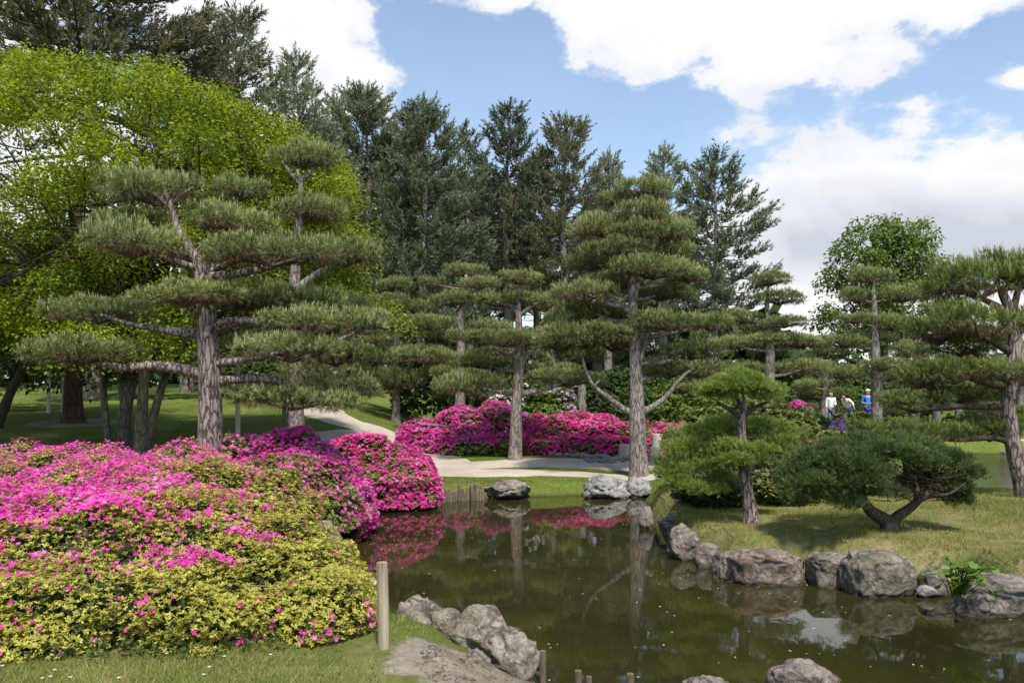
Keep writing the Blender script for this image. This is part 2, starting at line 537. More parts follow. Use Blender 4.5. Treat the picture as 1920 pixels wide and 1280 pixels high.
MT['rock_red'] = rock_mat('reddish_rock', (0.14, 0.105, 0.085), (0.30, 0.225, 0.18), (0.43, 0.36, 0.30), moss_amt=0.3)
MT['rock_moss'] = rock_mat('mossy_rock', (0.11, 0.095, 0.07), (0.27, 0.235, 0.18), (0.45, 0.40, 0.32), moss=(0.14, 0.14, 0.075), moss_amt=0.55)
MT['cobble'] = rock_mat('cobble_stone', (0.26, 0.24, 0.21), (0.42, 0.39, 0.35), (0.58, 0.54, 0.49), moss_amt=0.05, wet=False)
MT['post'] = plain_mat('weathered_post_wood', (0.10, 0.08, 0.045), (0.46, 0.40, 0.28), 0.9, 16.0, 1.0, (1, 1, 0.06))
MT['stake'] = plain_mat('old_stake_wood', (0.06, 0.045, 0.03), (0.22, 0.18, 0.12), 0.9, 14.0, 0.5, (1, 1, 0.15))
MT['log'] = plain_mat('pale_log_wood', (0.33, 0.29, 0.22), (0.52, 0.48, 0.40), 0.85, 7.0, 0.3, (1, 1, 0.2))
MT['wall_stone'] = plain_mat('low_wall_stone', (0.28, 0.26, 0.25), (0.45, 0.43, 0.41), 0.9, 5.0, 0.4)


def path_material():
    m, t, out = new_mat('sandy_gravel')
    L = t.links.new
    geo = N(t, 'ShaderNodeNewGeometry')
    n1 = N(t, 'ShaderNodeTexNoise', i_Scale=0.9, i_Detail=6.0, i_Roughness=0.6)
    n2 = N(t, 'ShaderNodeTexNoise', i_Scale=45.0, i_Detail=4.0, i_Roughness=0.7)
    L(geo.outputs['Position'], n1.inputs[0])
    L(geo.outputs['Position'], n2.inputs[0])
    c = ramp(t, n1.outputs[0], [(0.3, (0.35, 0.29, 0.225)), (0.7, (0.53, 0.465, 0.385))])
    c = mixc(t, 0.6, c, ramp(t, n2.outputs[0], [(0.3, 0.65), (0.65, 1.1)]), 'MULTIPLY')
    b = N(t, 'ShaderNodeBsdfPrincipled', i_Roughness=0.95)
    b.inputs['Specular IOR Level'].default_value = 0.1
    L(c, b.inputs['Base Color'])
    bp = N(t, 'ShaderNodeBump', i_Strength=0.35, i_Distance=0.02)
    L(n2.outputs[0], bp.inputs['Height'])
    L(bp.outputs[0], b.inputs['Normal'])
    L(b.outputs[0], out.inputs[0])
    return m


def ground_material():
    m, t, out = new_mat('lawn_and_soil')
    L = t.links.new
    geo = N(t, 'ShaderNodeNewGeometry')
    pos = geo.outputs['Position']
    n1 = N(t, 'ShaderNodeTexNoise', i_Scale=0.45, i_Detail=7.0, i_Roughness=0.62)
    n2 = N(t, 'ShaderNodeTexNoise', i_Scale=14.0, i_Detail=6.0, i_Roughness=0.75)
    n3 = N(t, 'ShaderNodeTexNoise', i_Scale=3.0, i_Detail=5.0, i_Roughness=0.6)
    for n in (n1, n2, n3):
        L(pos, n.inputs[0])
    g = ramp(t, n1.outputs[0], [(0.3, (0.075, 0.115, 0.02)), (0.52, (0.125, 0.16, 0.03)), (0.7, (0.18, 0.195, 0.05))])
    g = mixc(t, 0.8, g, ramp(t, n2.outputs[0], [(0.25, 0.45), (0.7, 1.25)]), 'MULTIPLY')
    dry = N(t, 'ShaderNodeAttribute', attribute_name='dry')
    dirt = N(t, 'ShaderNodeAttribute', attribute_name='dirt')
    dg = ramp(t, n3.outputs[0], [(0.3, (0.13, 0.135, 0.04)), (0.65, (0.25, 0.21, 0.10))])
    dg = mixc(t, 0.7, dg, ramp(t, n2.outputs[0], [(0.3, 0.5), (0.7, 1.2)]), 'MULTIPLY')
    df = M_(t, 'MULTIPLY', dry.outputs['Fac'], ramp(t, n3.outputs[0], [(0.3, 0.3), (0.6, 1.0)]), clamp=True)
    g = mixc(t, df, g, dg)
    so = ramp(t, n3.outputs[0], [(0.3, (0.22, 0.175, 0.125)), (0.7, (0.37, 0.315, 0.25))])
    so = mixc(t, 0.7, so, ramp(t, n2.outputs[0], [(0.3, 0.55), (0.7, 1.15)]), 'MULTIPLY')
    sf = M_(t, 'ADD', dirt.outputs['Fac'], M_(t, 'MULTIPLY', M_(t, 'SUBTRACT', n3.outputs[0], 0.5), 0.9))
    sf = M_(t, 'ADD', sf, M_(t, 'MULTIPLY', M_(t, 'SUBTRACT', n2.outputs[0], 0.5), 0.35))
    sf = ramp(t, sf, [(0.42, 0.0), (0.58, 1.0)])
    c = mixc(t, sf, g, so)
    sep = N(t, 'ShaderNodeSeparateXYZ')
    L(pos, sep.inputs[0])
    mud = ramp(t, M_(t, 'ADD', M_(t, 'MULTIPLY', sep.outputs[2], 4.0), 0.5), [(0.42, 1.0), (0.78, 0.0)])
    c = mixc(t, mud, c, (0.05, 0.04, 0.022))
    b = N(t, 'ShaderNodeBsdfPrincipled', i_Roughness=0.95)
    b.inputs['Specular IOR Level'].default_value = 0.1
    L(c, b.inputs['Base Color'])
    bp = N(t, 'ShaderNodeBump', i_Strength=0.7, i_Distance=0.04)
    L(M_(t, 'ADD', n2.outputs[0], n3.outputs[0]), bp.inputs['Height'])
    L(bp.outputs[0], b.inputs['Normal'])
    L(b.outputs[0], out.inputs[0])
    return m


def water_material():
    m, t, out = new_mat('murky_pond_water')
    L = t.links.new
    geo = N(t, 'ShaderNodeNewGeometry')
    mp = N(t, 'ShaderNodeMapping')
    mp.inputs['Scale'].default_value = (1.0, 0.75, 1)
    L(geo.outputs['Position'], mp.inputs[0])
    n1 = N(t, 'ShaderNodeTexNoise', i_Scale=3.2, i_Detail=3.0, i_Roughness=0.5)
    n2 = N(t, 'ShaderNodeTexNoise', i_Scale=0.7, i_Detail=3.0)
    L(mp.outputs[0], n1.inputs[0])
    L(mp.outputs[0], n2.inputs[0])
    sep = N(t, 'ShaderNodeSeparateXYZ')
    L(geo.outputs['Position'], sep.inputs[0])
    # the open pond behind the island is ruffled by the breeze, the sheltered one is still
    wind = ramp(t, M_(t, 'MULTIPLY', sep.outputs[1], 0.03), [(0.40, 0.0), (0.44, 1.0)])
    wind = M_(t, 'MULTIPLY', wind, ramp(t, M_(t, 'MULTIPLY', sep.outputs[0], 0.1), [(0.45, 0.0), (0.6, 1.0)]))
    n3 = N(t, 'ShaderNodeTexNoise', i_Scale=3.5, i_Detail=4.0)
    mp2 = N(t, 'ShaderNodeMapping')
    mp2.inputs['Scale'].default_value = (0.7, 2.0, 1)
    L(geo.outputs['Position'], mp2.inputs[0])
    L(mp2.outputs[0], n3.inputs[0])
    h = M_(t, 'ADD', M_(t, 'MULTIPLY', n1.outputs[0], 0.0011), M_(t, 'MULTIPLY', M_(t, 'MULTIPLY', n3.outputs[0], wind), 0.035))
    bp = N(t, 'ShaderNodeBump', i_Strength=1.0, i_Distance=1.0)
    L(h, bp.inputs['Height'])
    c = ramp(t, n2.outputs[0], [(0.3, (0.017, 0.017, 0.005)), (0.7, (0.034, 0.031, 0.008))])
    b = N(t, 'ShaderNodeBsdfPrincipled', i_Roughness=0.03, i_IOR=1.45)
    L(c, b.inputs['Base Color'])
    L(bp.outputs[0], b.inputs['Normal'])
    L(b.outputs[0], out.inputs[0])
    return m


# ------------------------------------------------------------------ terrain and water
POND1 = np.array([W0(*p) for p in [(985, 1262), (900, 1190), (800, 1172), (712, 1160), (672, 1085), (650, 1035), (622, 990), (655, 966), (700, 952),
                                   (760, 945), (830, 940), (900, 933), (1000, 930), (1080, 928), (1215, 928), (1216, 960), (1245, 995), (1262, 1034),
                                   (1340, 1052), (1352, 1072), (1520, 1078), (1600, 1090), (1722, 1098), (1810, 1106), (1860, 1132), (1960, 1140)]]
                 + [(9.5, 7.0), (12.0, 3.0), (9.0, 2.6), (6.0, 2.8), (3.6, 3.3), (2.2, 3.7), (1.0, 4.5), (0.42, 5.25)])
POND2 = np.array([(8.1, 15.2), (8.5, 14.5), (9.4, 14.0), (13, 13.6), (30, 13), (36, 26), (22, 27.6), (14.5, 27.2), (12.2, 24), (10.4, 19.5), (8.9, 16.8)])


def poly_sd(poly, x, y):
    """signed distance to a polygon, positive outside"""
    d = np.full(x.shape, 1e9)
    ins = np.zeros(x.shape, bool)
    n = len(poly)
    for i in range(n):
        a, b = poly[i], poly[(i + 1) % n]
        e = b - a
        wx, wy = x - a[0], y - a[1]
        tt = np.clip((wx * e[0] + wy * e[1]) / (e @ e), 0, 1)
        d = np.minimum(d, np.hypot(wx - tt * e[0], wy - tt * e[1]))
        c = ((a[1] > y) != (b[1] > y)) & (x < (b[0] - a[0]) * (y - a[1]) / (b[1] - a[1] + 1e-12) + a[0])
        ins ^= c
    return np.where(ins, -d, d)


def height(x, y):
    x = np.asarray(x, float)
    y = np.asarray(y, float)
    s = np.minimum(poly_sd(POND1, x, y), poly_sd(POND2, x, y))
    q = np.stack([x * 0.5, y * 0.5, x * 0], -1).reshape(-1, 3)
    nz = fbm(q, 4, 3).reshape(x.shape)
    base = 0.42 + 0.045 * nz - 0.15 * sst(13.5, 15.5, y) * (1 - sst(17, 21, y)) * (1 - sst(2.4, 3.6, x)) * sst(-3.2, -2.0, x)
    up = np.clip(y - 13.0, 0, 26)
    hill = up * 0.079 * sst(-1.6, -6.0, x) + np.clip(up - 26, 0, 1) * 0
    back = np.clip(y - 46.0, 0, 40) * 0.05 * (1 - sst(-1.6, -6.0, x))
    base = base + hill + back
    near = (1 - sst(6.6, 8.0, y)) * (1 - sst(0.8, 1.8, x))
    bw = 0.20 + 0.85 * near
    z = base * sst(-0.03, bw, s) * 1.0
    z = np.where(s < 0, -0.9 * sst(0.0, 0.9, -s), z)
    return z


def ground_at(x, y):
    return float(height(np.array([x]), np.array([y]))[0])


def at_ground(px, py):
    """where the sight line through a pixel meets the ground"""
    d = np.linspace(4.2, 90, 3000)
    X = (px - 960) * d / F
    Z = EYE - (py - HZ) * d / F
    g = height(X, d)
    k = np.nonzero(Z <= g)[0]
    i = k[0] if len(k) else len(d) - 1
    return X[i], d[i]


def axis(parts):
    r = []
    for a, b, st in parts:
        r += list(np.arange(a, b, st))
    r.append(parts[-1][1])
    return np.array(r)


def build_ground():
    xs = axis([(-1500, -200, 260), (-200, -60, 20), (-60, -20, 2.0), (-20, -8, 0.5), (-8, 9, 0.17), (9, 22, 0.4), (22, 60, 2.0), (60, 200, 20), (200, 1500, 260)])
    ys = axis([(-300, -20, 60), (-20, 2, 3), (2, 4, 0.4), (4, 17.5, 0.15), (17.5, 32, 0.3), (32, 60, 1.2), (60, 200, 14), (200, 3000, 350)])
    X, Y = np.meshgrid(xs, ys)
    Z = height(X, Y)
    dirt = sst(0.0, 1, 1 - np.hypot((X + 0.15) / 1.0, (Y - 5.3) / 1.25)) * 1.6
    dirt = np.maximum(dirt, sst(0.0, 0.5, 1 - np.hypot((X - 0.15) / 0.75, (Y - 4.4) / 1.2)) * 1.2)
    dirt = np.maximum(dirt, 0.9 * sst(0, 0.4, 1 - np.hypot((X + 3.0) / 3.2, (Y - 7.6) / 2.6)))
    dirt = np.maximum(dirt, 0.8 * sst(0, 0.4, 1 - np.hypot((X + 4.0) / 3.0, (Y - 11) / 2.4)))
    dirt = np.maximum(dirt, 0.75 * sst(0, 0.5, 1 - np.hypot((X + 12.6) / 1.8, (Y - 23) / 1.6)))
    dry = sst(1.8, 2.8, X) * (1 - sst(13, 15.5, Y)) + 0.6 * (1 - sst(5.4, 6.2, Y))
    n, m = X.shape
    idx = np.arange(n * m).reshape(n, m)
    Fq = np.stack([idx[:-1, :-1], idx[:-1, 1:], idx[1:, 1:], idx[1:, :-1]], -1).reshape(-1, 4)
    me = mesh_np('ground', np.stack([X, Y, Z], -1).reshape(-1, 3), Fq, [ground_material()], smooth=True, attrs={'dirt': dirt.ravel(), 'dry': dry.ravel()})
    link('ground', me, kind='structure')


def build_water():
    wm = water_material()
    for poly in (POND1, POND2):
        c = poly.mean(0)
        a = [(p[0] + 0.25 * (p[0] - c[0]) / np.hypot(*(p - c)), p[1] + 0.25 * (p[1] - c[1]) / np.hypot(*(p - c))) for p in poly]
        me = bpy.data.meshes.new('pond_water')
        me.from_pydata([(p[0], p[1], 0.0) for p in a], [], [tuple(range(len(a)))][:1])
        me.materials.append(wm)
        me.update()
        if me.polygons[0].normal.z < 0:
            me.flip_normals()
        link('pond_water', me, kind='structure')


PATHS = []


def PATHMASK(q):
    m = np.zeros(len(q))
    for c in PATHS:
        for x, y, w in c:
            m[np.hypot(q[:, 0] - x, q[:, 1] - y) < w * .97] = 1
    return m


def ribbon(name, ctr, mat, dz=0.02, n=60, cols=7, wob=0.12, seed=0):
    """a walked path draped on the ground: rows of (x, y, half width)"""
    c = spline(ctr, n)
    PATHS.append(c)
    tg = unit(np.gradient(c[:, :2], axis=0))
    nr = np.stack([-tg[:, 1], tg[:, 0]], -1)
    wl = c[:, 2] * (1 + wob * fbm(np.stack([c[:, 0] * 1.3, c[:, 1] * 1.3, c[:, 0] * 0], -1), 3, seed))
    wr = c[:, 2] * (1 + wob * fbm(np.stack([c[:, 0] * 1.3, c[:, 1] * 1.3, c[:, 0] * 0 + 9], -1), 3, seed))
    u = np.linspace(-1, 1, cols)
    w = np.where(u[None, :] < 0, wl[:, None], wr[:, None]) * u[None, :]
    xy = c[:, None, :2] + nr[:, None, :] * w[..., None]
    z = height(xy[..., 0], xy[..., 1]) + dz * (1 - 1.3 * np.abs(u[None, :]) ** 6)
    V = np.concatenate([xy, z[..., None]], -1).reshape(-1, 3)
    idx = np.arange(n * cols).reshape(n, cols)
    Fq = np.stack([idx[:-1, :-1], idx[1:, :-1], idx[1:, 1:], idx[:-1, 1:]], -1).reshape(-1, 4)[:, ::-1]
    me = mesh_np(name, V, Fq, [mat], smooth=True)
    return link(name, me, kind='structure')


def pxr(rows):
    """(px, py, half width in metres) on the ground"""
    return [(*at_ground(a, b), w) for a, b, w in rows]


def build_paths():
    pm = path_material()
    ribbon('path', pxr([(560, 748, 0.7), (600, 772, 0.75), (650, 792, 0.85), (715, 812, 1.0), (765, 836, 1.15), (810, 868, 1.05), (870, 886, 0.75), (960, 887, 0.6), (1090, 890, 0.42), (1250, 890, 0.42)]), pm, 0.022, 90, 9, 0.14, 1)
    ribbon('path', pxr([(520, 834, 0.5), (600, 822, 0.7), (680, 815, 0.8), (740, 826, 0.9)]), pm, 0.014, 40, 7, 0.14, 2)
    ribbon('path', pxr([(830, 878, 0.5), (920, 869, 0.62), (1000, 866, 0.7), (1100, 869, 0.72), (1260, 874, 0.8), (1420, 878, 0.8)]), pm, 0.016, 60, 7, 0.12, 3)
    ribbon('path', [(14.0, 41.5, 1.5), (19, 42, 1.7), (26, 42.5, 1.8), (34, 42.5, 1.8), (46, 42.5, 1.8)], pm, 0.022, 40, 7, 0.1, 4)
    ribbon('path', [(12.2, 27.9, 0.3), (15, 28.3, 0.5), (18, 28.5, 0.6), (24, 28.6, 0.6)], pm, 0.022, 30, 7, 0.1, 5)


build_ground()
build_water()
build_paths()


# ------------------------------------------------------------------ rocks
def ico(sub):
    import bmesh
    bm = bmesh.new()
    bmesh.ops.create_icosphere(bm, subdivisions=sub, radius=1.0)
    V = np.array([v.co[:] for v in bm.verts])
    Fc = np.array([[v.index for v in f.verts] for f in bm.faces])
    bm.free()
    return V, Fc


ICO = {k: ico(k) for k in (1, 2, 3, 4, 5)}


def boulder(seed, sub=5, facets=13, sharp=0.045, rough=0.13, fine=0.045, box=0.0):
    r = np.random.default_rng(seed)
    V, Fc = ICO[sub]
    n = unit(r.normal(size=(facets, 3)))
    h = r.uniform(0.62, 1.0, facets)
    dt = V @ n.T
    rr = np.where(dt > 0.05, h / np.maximum(dt, 0.05), 9.0)
    rad = -sharp * np.log(np.exp(-np.minimum(rr, 1.25) / sharp).sum(1) + math.exp(-1.1 / sharp))
    rad = np.clip(rad, 0.4, 1.3)
    Q = V * rad[:, None]
    f = fbm(Q * 1.9 + seed, 4, seed)
    rid = 1 - np.abs(fbm(Q * np.array([2.2, 2.2, 3.6]) + 5 + seed, 4, seed + 3))
    Q = Q * (1 + rough * f + rough * 0.7 * (rid - 0.7) + fine * fbm(Q * 8, 4, seed + 7, .6) - fine * 1.3 * np.maximum(0, .35 - np.abs(fbm(Q * 3.1 + 9, 3, seed + 8))) / .35)[:, None]
    Q = Q / np.abs(Q).max(0)
    if box:
        Q = np.sign(Q) * np.abs(Q) ** (1 - np.array([.25, .2, .55]) * box)
    return Q, Fc


def rock(x0, ytop, x1, ybase, mat, label, seed, depth=0.75, zb=0.0, group='boulders along the pond edge', sink=0.35, rot=None, sub=5, name='boulder', d=None, **kw):
    if d is None:
        d = F * (EYE - zb) / (ybase - HZ)
    w = (x1 - x0) * d / F
    dep = w * depth
    dc = d + dep * 0.38
    top = EYE - (ytop - HZ) * dc / F
    hgt = max(0.06, top - zb)
    V, Fc = boulder(seed, sub, **kw)
    a = rot if rot is not None else random.Random(seed).uniform(-0.5, 0.5)
    R = np.array([[math.cos(a), -math.sin(a), 0], [math.sin(a), math.cos(a), 0], [0, 0, 1]])
    V = V @ R.T
    V = V / np.abs(V).max(0)
    tot = hgt * (1 + sink)
    V = V * np.array([w / 2, dep / 2, tot / 2]) + np.array([0, 0, hgt - tot / 2])
    me = mesh_np(name, V, Fc, [MT[mat]], smooth=True)
    o = link(name, me, None, ((0.5 * (x0 + x1) - 960) * d / F, dc, zb))
    return tag(o, label, 'boulder', group)


rock(905, 898, 1004, 937, 'rock_brown', 'brown grey cracked boulder on the far bank left of the pale boulder', 21, 0.8, box=0.2)
rock(1076, 884, 1192, 935, 'rock_pale', 'pale whitish boulder on the far bank below the forked pine', 34, 0.7)
rock(1165, 893, 1228, 933, 'rock_pale', 'pale streaked boulder leaning on the right side of the large pale boulder', 8, 0.9)
rock(1198, 948, 1232, 992, 'rock_grey', 'small grey boulder at the island corner below the dense pine boughs', 41, 1.0, sub=4)
rock(1236, 962, 1300, 1000, 'rock_grey', 'dark bluish grey boulder behind the tall grey boulder at the island corner', 12, 0.9, zb=0.1)
rock(1243, 982, 1322, 1050, 'rock_grey', 'tall grey boulder with white top at the island corner', 77, 0.8, facets=9)
rock(1304, 1016, 1356, 1064, 'rock_grey', 'small dark boulder between the tall grey boulder and the reddish boulder', 15, 0.9, sub=4, box=.6)
rock(1334, 1028, 1420, 1088, 'rock_brown', 'brown pitted boulder at the left end of the reddish boulder', 51, 0.8, box=.9)
rock(1372, 1024, 1530, 1097, 'rock_red', 'long reddish boulder on the island shore', 63, 0.6, facets=10, box=1.0, rot=0.0)
rock(1516, 1036, 1622, 1104, 'rock_moss', 'mossy speckled boulder between the reddish boulder and the big rounded one', 19, 0.8, box=1.0, rot=0.1)
rock(1584, 1030, 1734, 1120, 'rock_moss', 'big rounded mossy boulder on the island shore below the spreading dwarf pine', 27, 0.75, facets=9, sharp=0.12, box=.75, rot=0.1)
rock(1812, 1074, 1990, 1160, 'rock_grey', 'grey creased boulder cut by the right edge below the large-leaved plant', 38, 0.7, sharp=0.1, box=.7)
rock(1724, 1096, 1762, 1122, 'rock_pale', 'small whitish stone at the waterline right of the big rounded mossy boulder', 23, 0.9, sub=3)
rock(1728, 1062, 1830, 1118, 'rock_brown', 'low dark boulder under the large-leaved plant', 29, 0.6, box=.9)
rock(1284, 1262, 1384, 1310, 'rock_tan', 'low tan stone at the bottom edge left of the round stone', 31, 0.8, zb=-0.02)
rock(1452, 1240, 1604, 1320, 'rock_brown', 'round dimpled brown stone at the bottom edge of the pond', 45, 0.8, sharp=0.16, facets=18)
rock(640, 948, 676, 984, 'rock_tan', 'pale pointed boulder at the waterline under the magenta azalea', 53, 1.0, sub=4)
rock(1568, 946, 1700, 968, 'rock_pale', 'flat pale rock behind the fork of the spreading dwarf pine', 57, 0.5, zb=0.25, d=13.6, sub=4)
rock(1690, 962, 1740, 975, 'rock_pale', 'low pale slab right of the flat rock behind the dwarf pine', 58, 0.6, zb=0.25, d=13.2, sub=4)
rock(1795, 826, 1880, 850, 'rock_pale', 'pale rock on the far shore of the ruffled pond beside the big right pine', 61, 0.8, zb=-0.05, d=27.3, sub=4, sink=2.2)
rock(1872, 830, 1960, 852, 'rock_tan', 'tan rock on the far shore of the ruffled pond behind the big right pine trunk', 62, 0.8, zb=-0.05, d=27.0, sub=4, sink=2.2)


def front_rock():
    """the long craggy rock that bends along the near shore"""
    V, Fc = ICO[5]
    n = len(V)
    t = V[:, 0]
    ctr = spline([(-0.98, 7.0, 0.14, 0.16), (-0.80, 6.85, 0.25, 0.22), (-0.5, 6.6, 0.17, 0.17), (-0.28, 6.45, 0.29, 0.24), (-0.06, 6.25, 0.24, 0.22), (0.06, 6.0, 0.13, 0.17), (0.12, 5.78, 0.0, 0.10)], 200)
    k = np.clip(((t + 1) / 2 * 199), 0, 198.99)
    i = k.astype(int)
    f = (k - i)[:, None]
    c = ctr[i] * (1 - f) + ctr[i + 1] * f
    tg = unit(np.gradient(ctr[:, :2], axis=0))[i]
    nr = np.stack([-tg[:, 1], tg[:, 0]], -1)
    s = np.sqrt(np.maximum(1 - t ** 2, 0.0)) + 1e-6
    yy, zz = V[:, 1] / s, V[:, 2] / s
    env = np.minimum(1, s * 1.7)
    Q = np.empty((n, 3))
    Q[:, :2] = c[:, :2] + nr * (yy * c[:, 3] * env * 0.95)[:, None]
    Q[:, 2] = np.where(zz > 0, zz * (c[:, 2] + 0.08) * env * 1.05, zz * 0.35) + 0.02
    q = Q * np.array([3.2, 3.2, 3.2])
    rid = 1 - np.abs(fbm(q + 4, 5, 71))
    blk = fbm(q * 0.7 + 2, 3, 72)
    nrm = np.stack([nr[:, 0] * yy, nr[:, 1] * yy, zz], -1)
    crk = np.maximum(0, .28 - np.abs(fbm(q * np.array([.8, .8, 1.6]) + 9, 3, 74))) / .28
    stp = fbm(q * np.array([.5, .5, 2.6]) + 3, 3, 75)
    Q = Q + unit(nrm) * (0.09 * (rid - 0.75) + 0.055 * blk + 0.04 * stp - 0.045 * crk + 0.022 * fbm(q * 5, 4, 73, .65))[:, None]
    b = np.array([-0.4, 6.5, 0.0])
    me = mesh_np('boulder', Q - b, Fc, [MT['rock_tan']], smooth=True)
    o = link('boulder', me, None, b)
    tag(o, 'long craggy tan boulder bending along the near shore right of the wooden post', 'boulder', 'boulders along the pond edge')


front_rock()
rock(735, 1138, 812, 1196, 'rock_tan', 'jagged grey tan boulder just behind the wooden post', 91, 0.8, zb=0.1, facets=9, rough=0.16)
rock(676, 1156, 720, 1186, 'rock_brown', 'small rough brown stone left of the wooden post', 92, 0.8, zb=0.12, sub=4)
rock(866, 1216, 930, 1250, 'rock_tan', 'low gritty stone lying in the soil inside the bend of the craggy boulder', 93, 0.8, zb=0.12, sub=4, sink=0.8)


# ------------------------------------------------------------------ pines kept in cloud-like pads
def shoots(bag, B, A, per=14, ln=(0.07, 0.115), w=0.006, slen=0.10, tint=None, mat=0, spread=(0.35, 1.05), candle=0.0):
    """needle-clad shoots: B base points, A shoot axes"""
    n = len(B)
    if tint is None:
        tint = np.clip(RNG.normal(0.5, 0.16, n), 0, 1)
    tint = np.broadcast_to(tint, (n,))
    Br, Ar, Tr = np.repeat(B, per, 0), np.repeat(A, per, 0), np.repeat(tint, per)
    k = n * per
    s = RNG.random(k) ** 0.8
    ang = RNG.uniform(spread[0], spread[1], k) * (1.15 - 0.55 * s)
    pr = unit(np.cross(Ar, rdir(k)))
    D = Ar * np.cos(ang)[:, None] + pr * np.sin(ang)[:, None]
    base = Br + Ar * (s * slen)[:, None]
    tn = np.clip(Tr + RNG.normal(0, 0.08, k) + 0.12 * (s - 0.5), 0, 1)
    bag.add(needles(base, unit(D), RNG.uniform(ln[0], ln[1], k), w), mat, np.repeat(tn, 3))
    if candle > 0:
        q = np.nonzero(RNG.random(n) < candle)[0]
        up = unit(A[q] * 0.35 + np.array([0, 0, 1.0]))
        for _ in range(2):
            bag.add(needles(B[q] + A[q] * slen * 0.8, unit(up + RNG.normal(0, 0.06, up.shape)), RNG.uniform(0.03, 0.085, len(q)), 0.012), mat, 0.97)


def make_pad(R, seed, aspect=0.72, dens=390, needle=0, per=18):
    global RNG
    RNG = np.random.default_rng(seed)
    b = Bag()
    nl = 9 + int(R * 6)
    ang = RNG.random(nl) * 2 * math.pi
    rr = np.sqrt(RNG.random(nl)) * 0.72
    C = np.stack([np.cos(ang) * rr * R, np.sin(ang) * rr * R * aspect, RNG.uniform(-0.03, 0.075, nl) + 0.06 * (0.5 - rr)], -1)
    C[0] = (-0.62 * R, 0, 0.0)
    C[1] = (0.62 * R, 0, 0.0)
    lr = RNG.uniform(0.2, 0.38, nl) * R
    lh = np.clip(lr * 0.5, 0.09, 0.22)
    n = int(dens * math.pi * R * R * aspect) + 110
    k = RNG.integers(0, nl, n)
    th = RNG.random(n) * 2 * math.pi
    cz = RNG.uniform(-0.12, 1.0, n)
    sn = np.sqrt(1 - cz ** 2)
    nn = np.stack([np.cos(th) * sn, np.sin(th) * sn, cz], -1)
    depth = RNG.uniform(0.55, 1.0, n)[:, None]
    B = C[k] + nn * np.stack([lr[k], lr[k], lh[k]], -1) * depth
    out = unit(B * np.array([1, 1, 0]) + 1e-6)
    edge = np.clip(np.hypot(B[:, 0] / R, B[:, 1] / (R * aspect)), 0, 1)[:, None]
    A = unit(nn * 0.5 + np.array([0, 0, 1.0]) * (1.15 - 0.75 * edge ** 2) + out * 0.6 * edge ** 2 + RNG.normal(0, 0.32, (n, 3)))
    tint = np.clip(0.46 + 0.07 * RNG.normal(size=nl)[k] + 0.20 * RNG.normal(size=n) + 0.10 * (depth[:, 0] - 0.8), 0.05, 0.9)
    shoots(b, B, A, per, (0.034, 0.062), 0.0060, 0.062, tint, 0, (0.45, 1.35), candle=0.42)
    # rim and hanging lower needles
    m = n // 3
    k = RNG.integers(0, nl, m)
    th = RNG.random(m) * 2 * math.pi
    o2 = np.stack([np.cos(th), np.sin(th), np.zeros(m)], -1)
    B = C[k] + o2 * (lr[k] * RNG.uniform(0.25, 1.0, m))[:, None] + np.array([0, 0, -0.03])
    A = unit(o2 * 0.9 + np.array([0, 0, -0.15]) + RNG.normal(0, 0.3, (m, 3)))
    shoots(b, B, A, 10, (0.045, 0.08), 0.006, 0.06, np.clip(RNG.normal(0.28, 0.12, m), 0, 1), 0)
    q = n // 3
    k = RNG.integers(0, nl, q)
    th = RNG.random(q) * 2 * math.pi
    o2 = np.stack([np.cos(th), np.sin(th), np.zeros(q)], -1)
    B = C[k] + o2 * (lr[k] * RNG.uniform(0.1, 0.9, q))[:, None] + np.array([0, 0, -0.045])
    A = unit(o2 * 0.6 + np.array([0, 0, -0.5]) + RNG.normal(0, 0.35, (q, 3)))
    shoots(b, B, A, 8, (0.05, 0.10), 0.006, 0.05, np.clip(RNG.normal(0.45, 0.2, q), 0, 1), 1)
    # woody twigs that spread under the pad
    for i in range(nl):
        p = spline([(0, 0, -0.14), C[i] * 0.5 + np.array([0, 0, -0.075]), C[i] + np.array([0, 0, -0.02])], 6)
        V, Fq = tube(p, np.linspace(0.022, 0.007, 6), 5, cap=False)
        b.add((V, np.vstack([Fq[:, [0, 1, 2]], Fq[:, [0, 2, 3]]])), 2, 0.5)
    return b


PAD_SIZES = (0.32, 0.5, 0.75, 1.05)
PADS = {}


def pads_for(kind):
    if kind not in PADS:
        mats = [MT[kind], MT['needle_dead'], MT['bark_dark']]
        L = []
        for i, R in enumerate(PAD_SIZES):
            for j in range(2 if kind == 'needle' else 1):
                me = make_pad(R, 100 + i * 10 + j).mesh('needle_pad', mats)
                co = np.empty(len(me.vertices) * 3, np.float32)
                me.vertices.foreach_get('co', co)
                co = co.reshape(-1, 3)
                L.append((R, me, np.percentile(np.abs(co[:, 0]), 99), np.percentile(co[:, 2], 99.0), np.percentile(co[:, 2], 1.0)))
        PADS[kind] = L
    return PADS[kind]


def trunk_mesh(name, pts, mat, sides=18, rings=44, rough=0.05, off=None, flare=True, seed=0):
    """pts rows: x, y, z, radius in world metres, from the ground up"""
    c = spline(pts, rings)
    r = np.maximum(c[:, 3], 0.006)
    if flare:
        h = c[:, 2] - c[0, 2]
        r = r * (1 + 0.22 * np.exp(-h / 0.15))
    b = Bag()
    b.add(tube(c[:, :3], r, sides, rough, seed))
    return b.mesh(name, [MT[mat]], True, off)


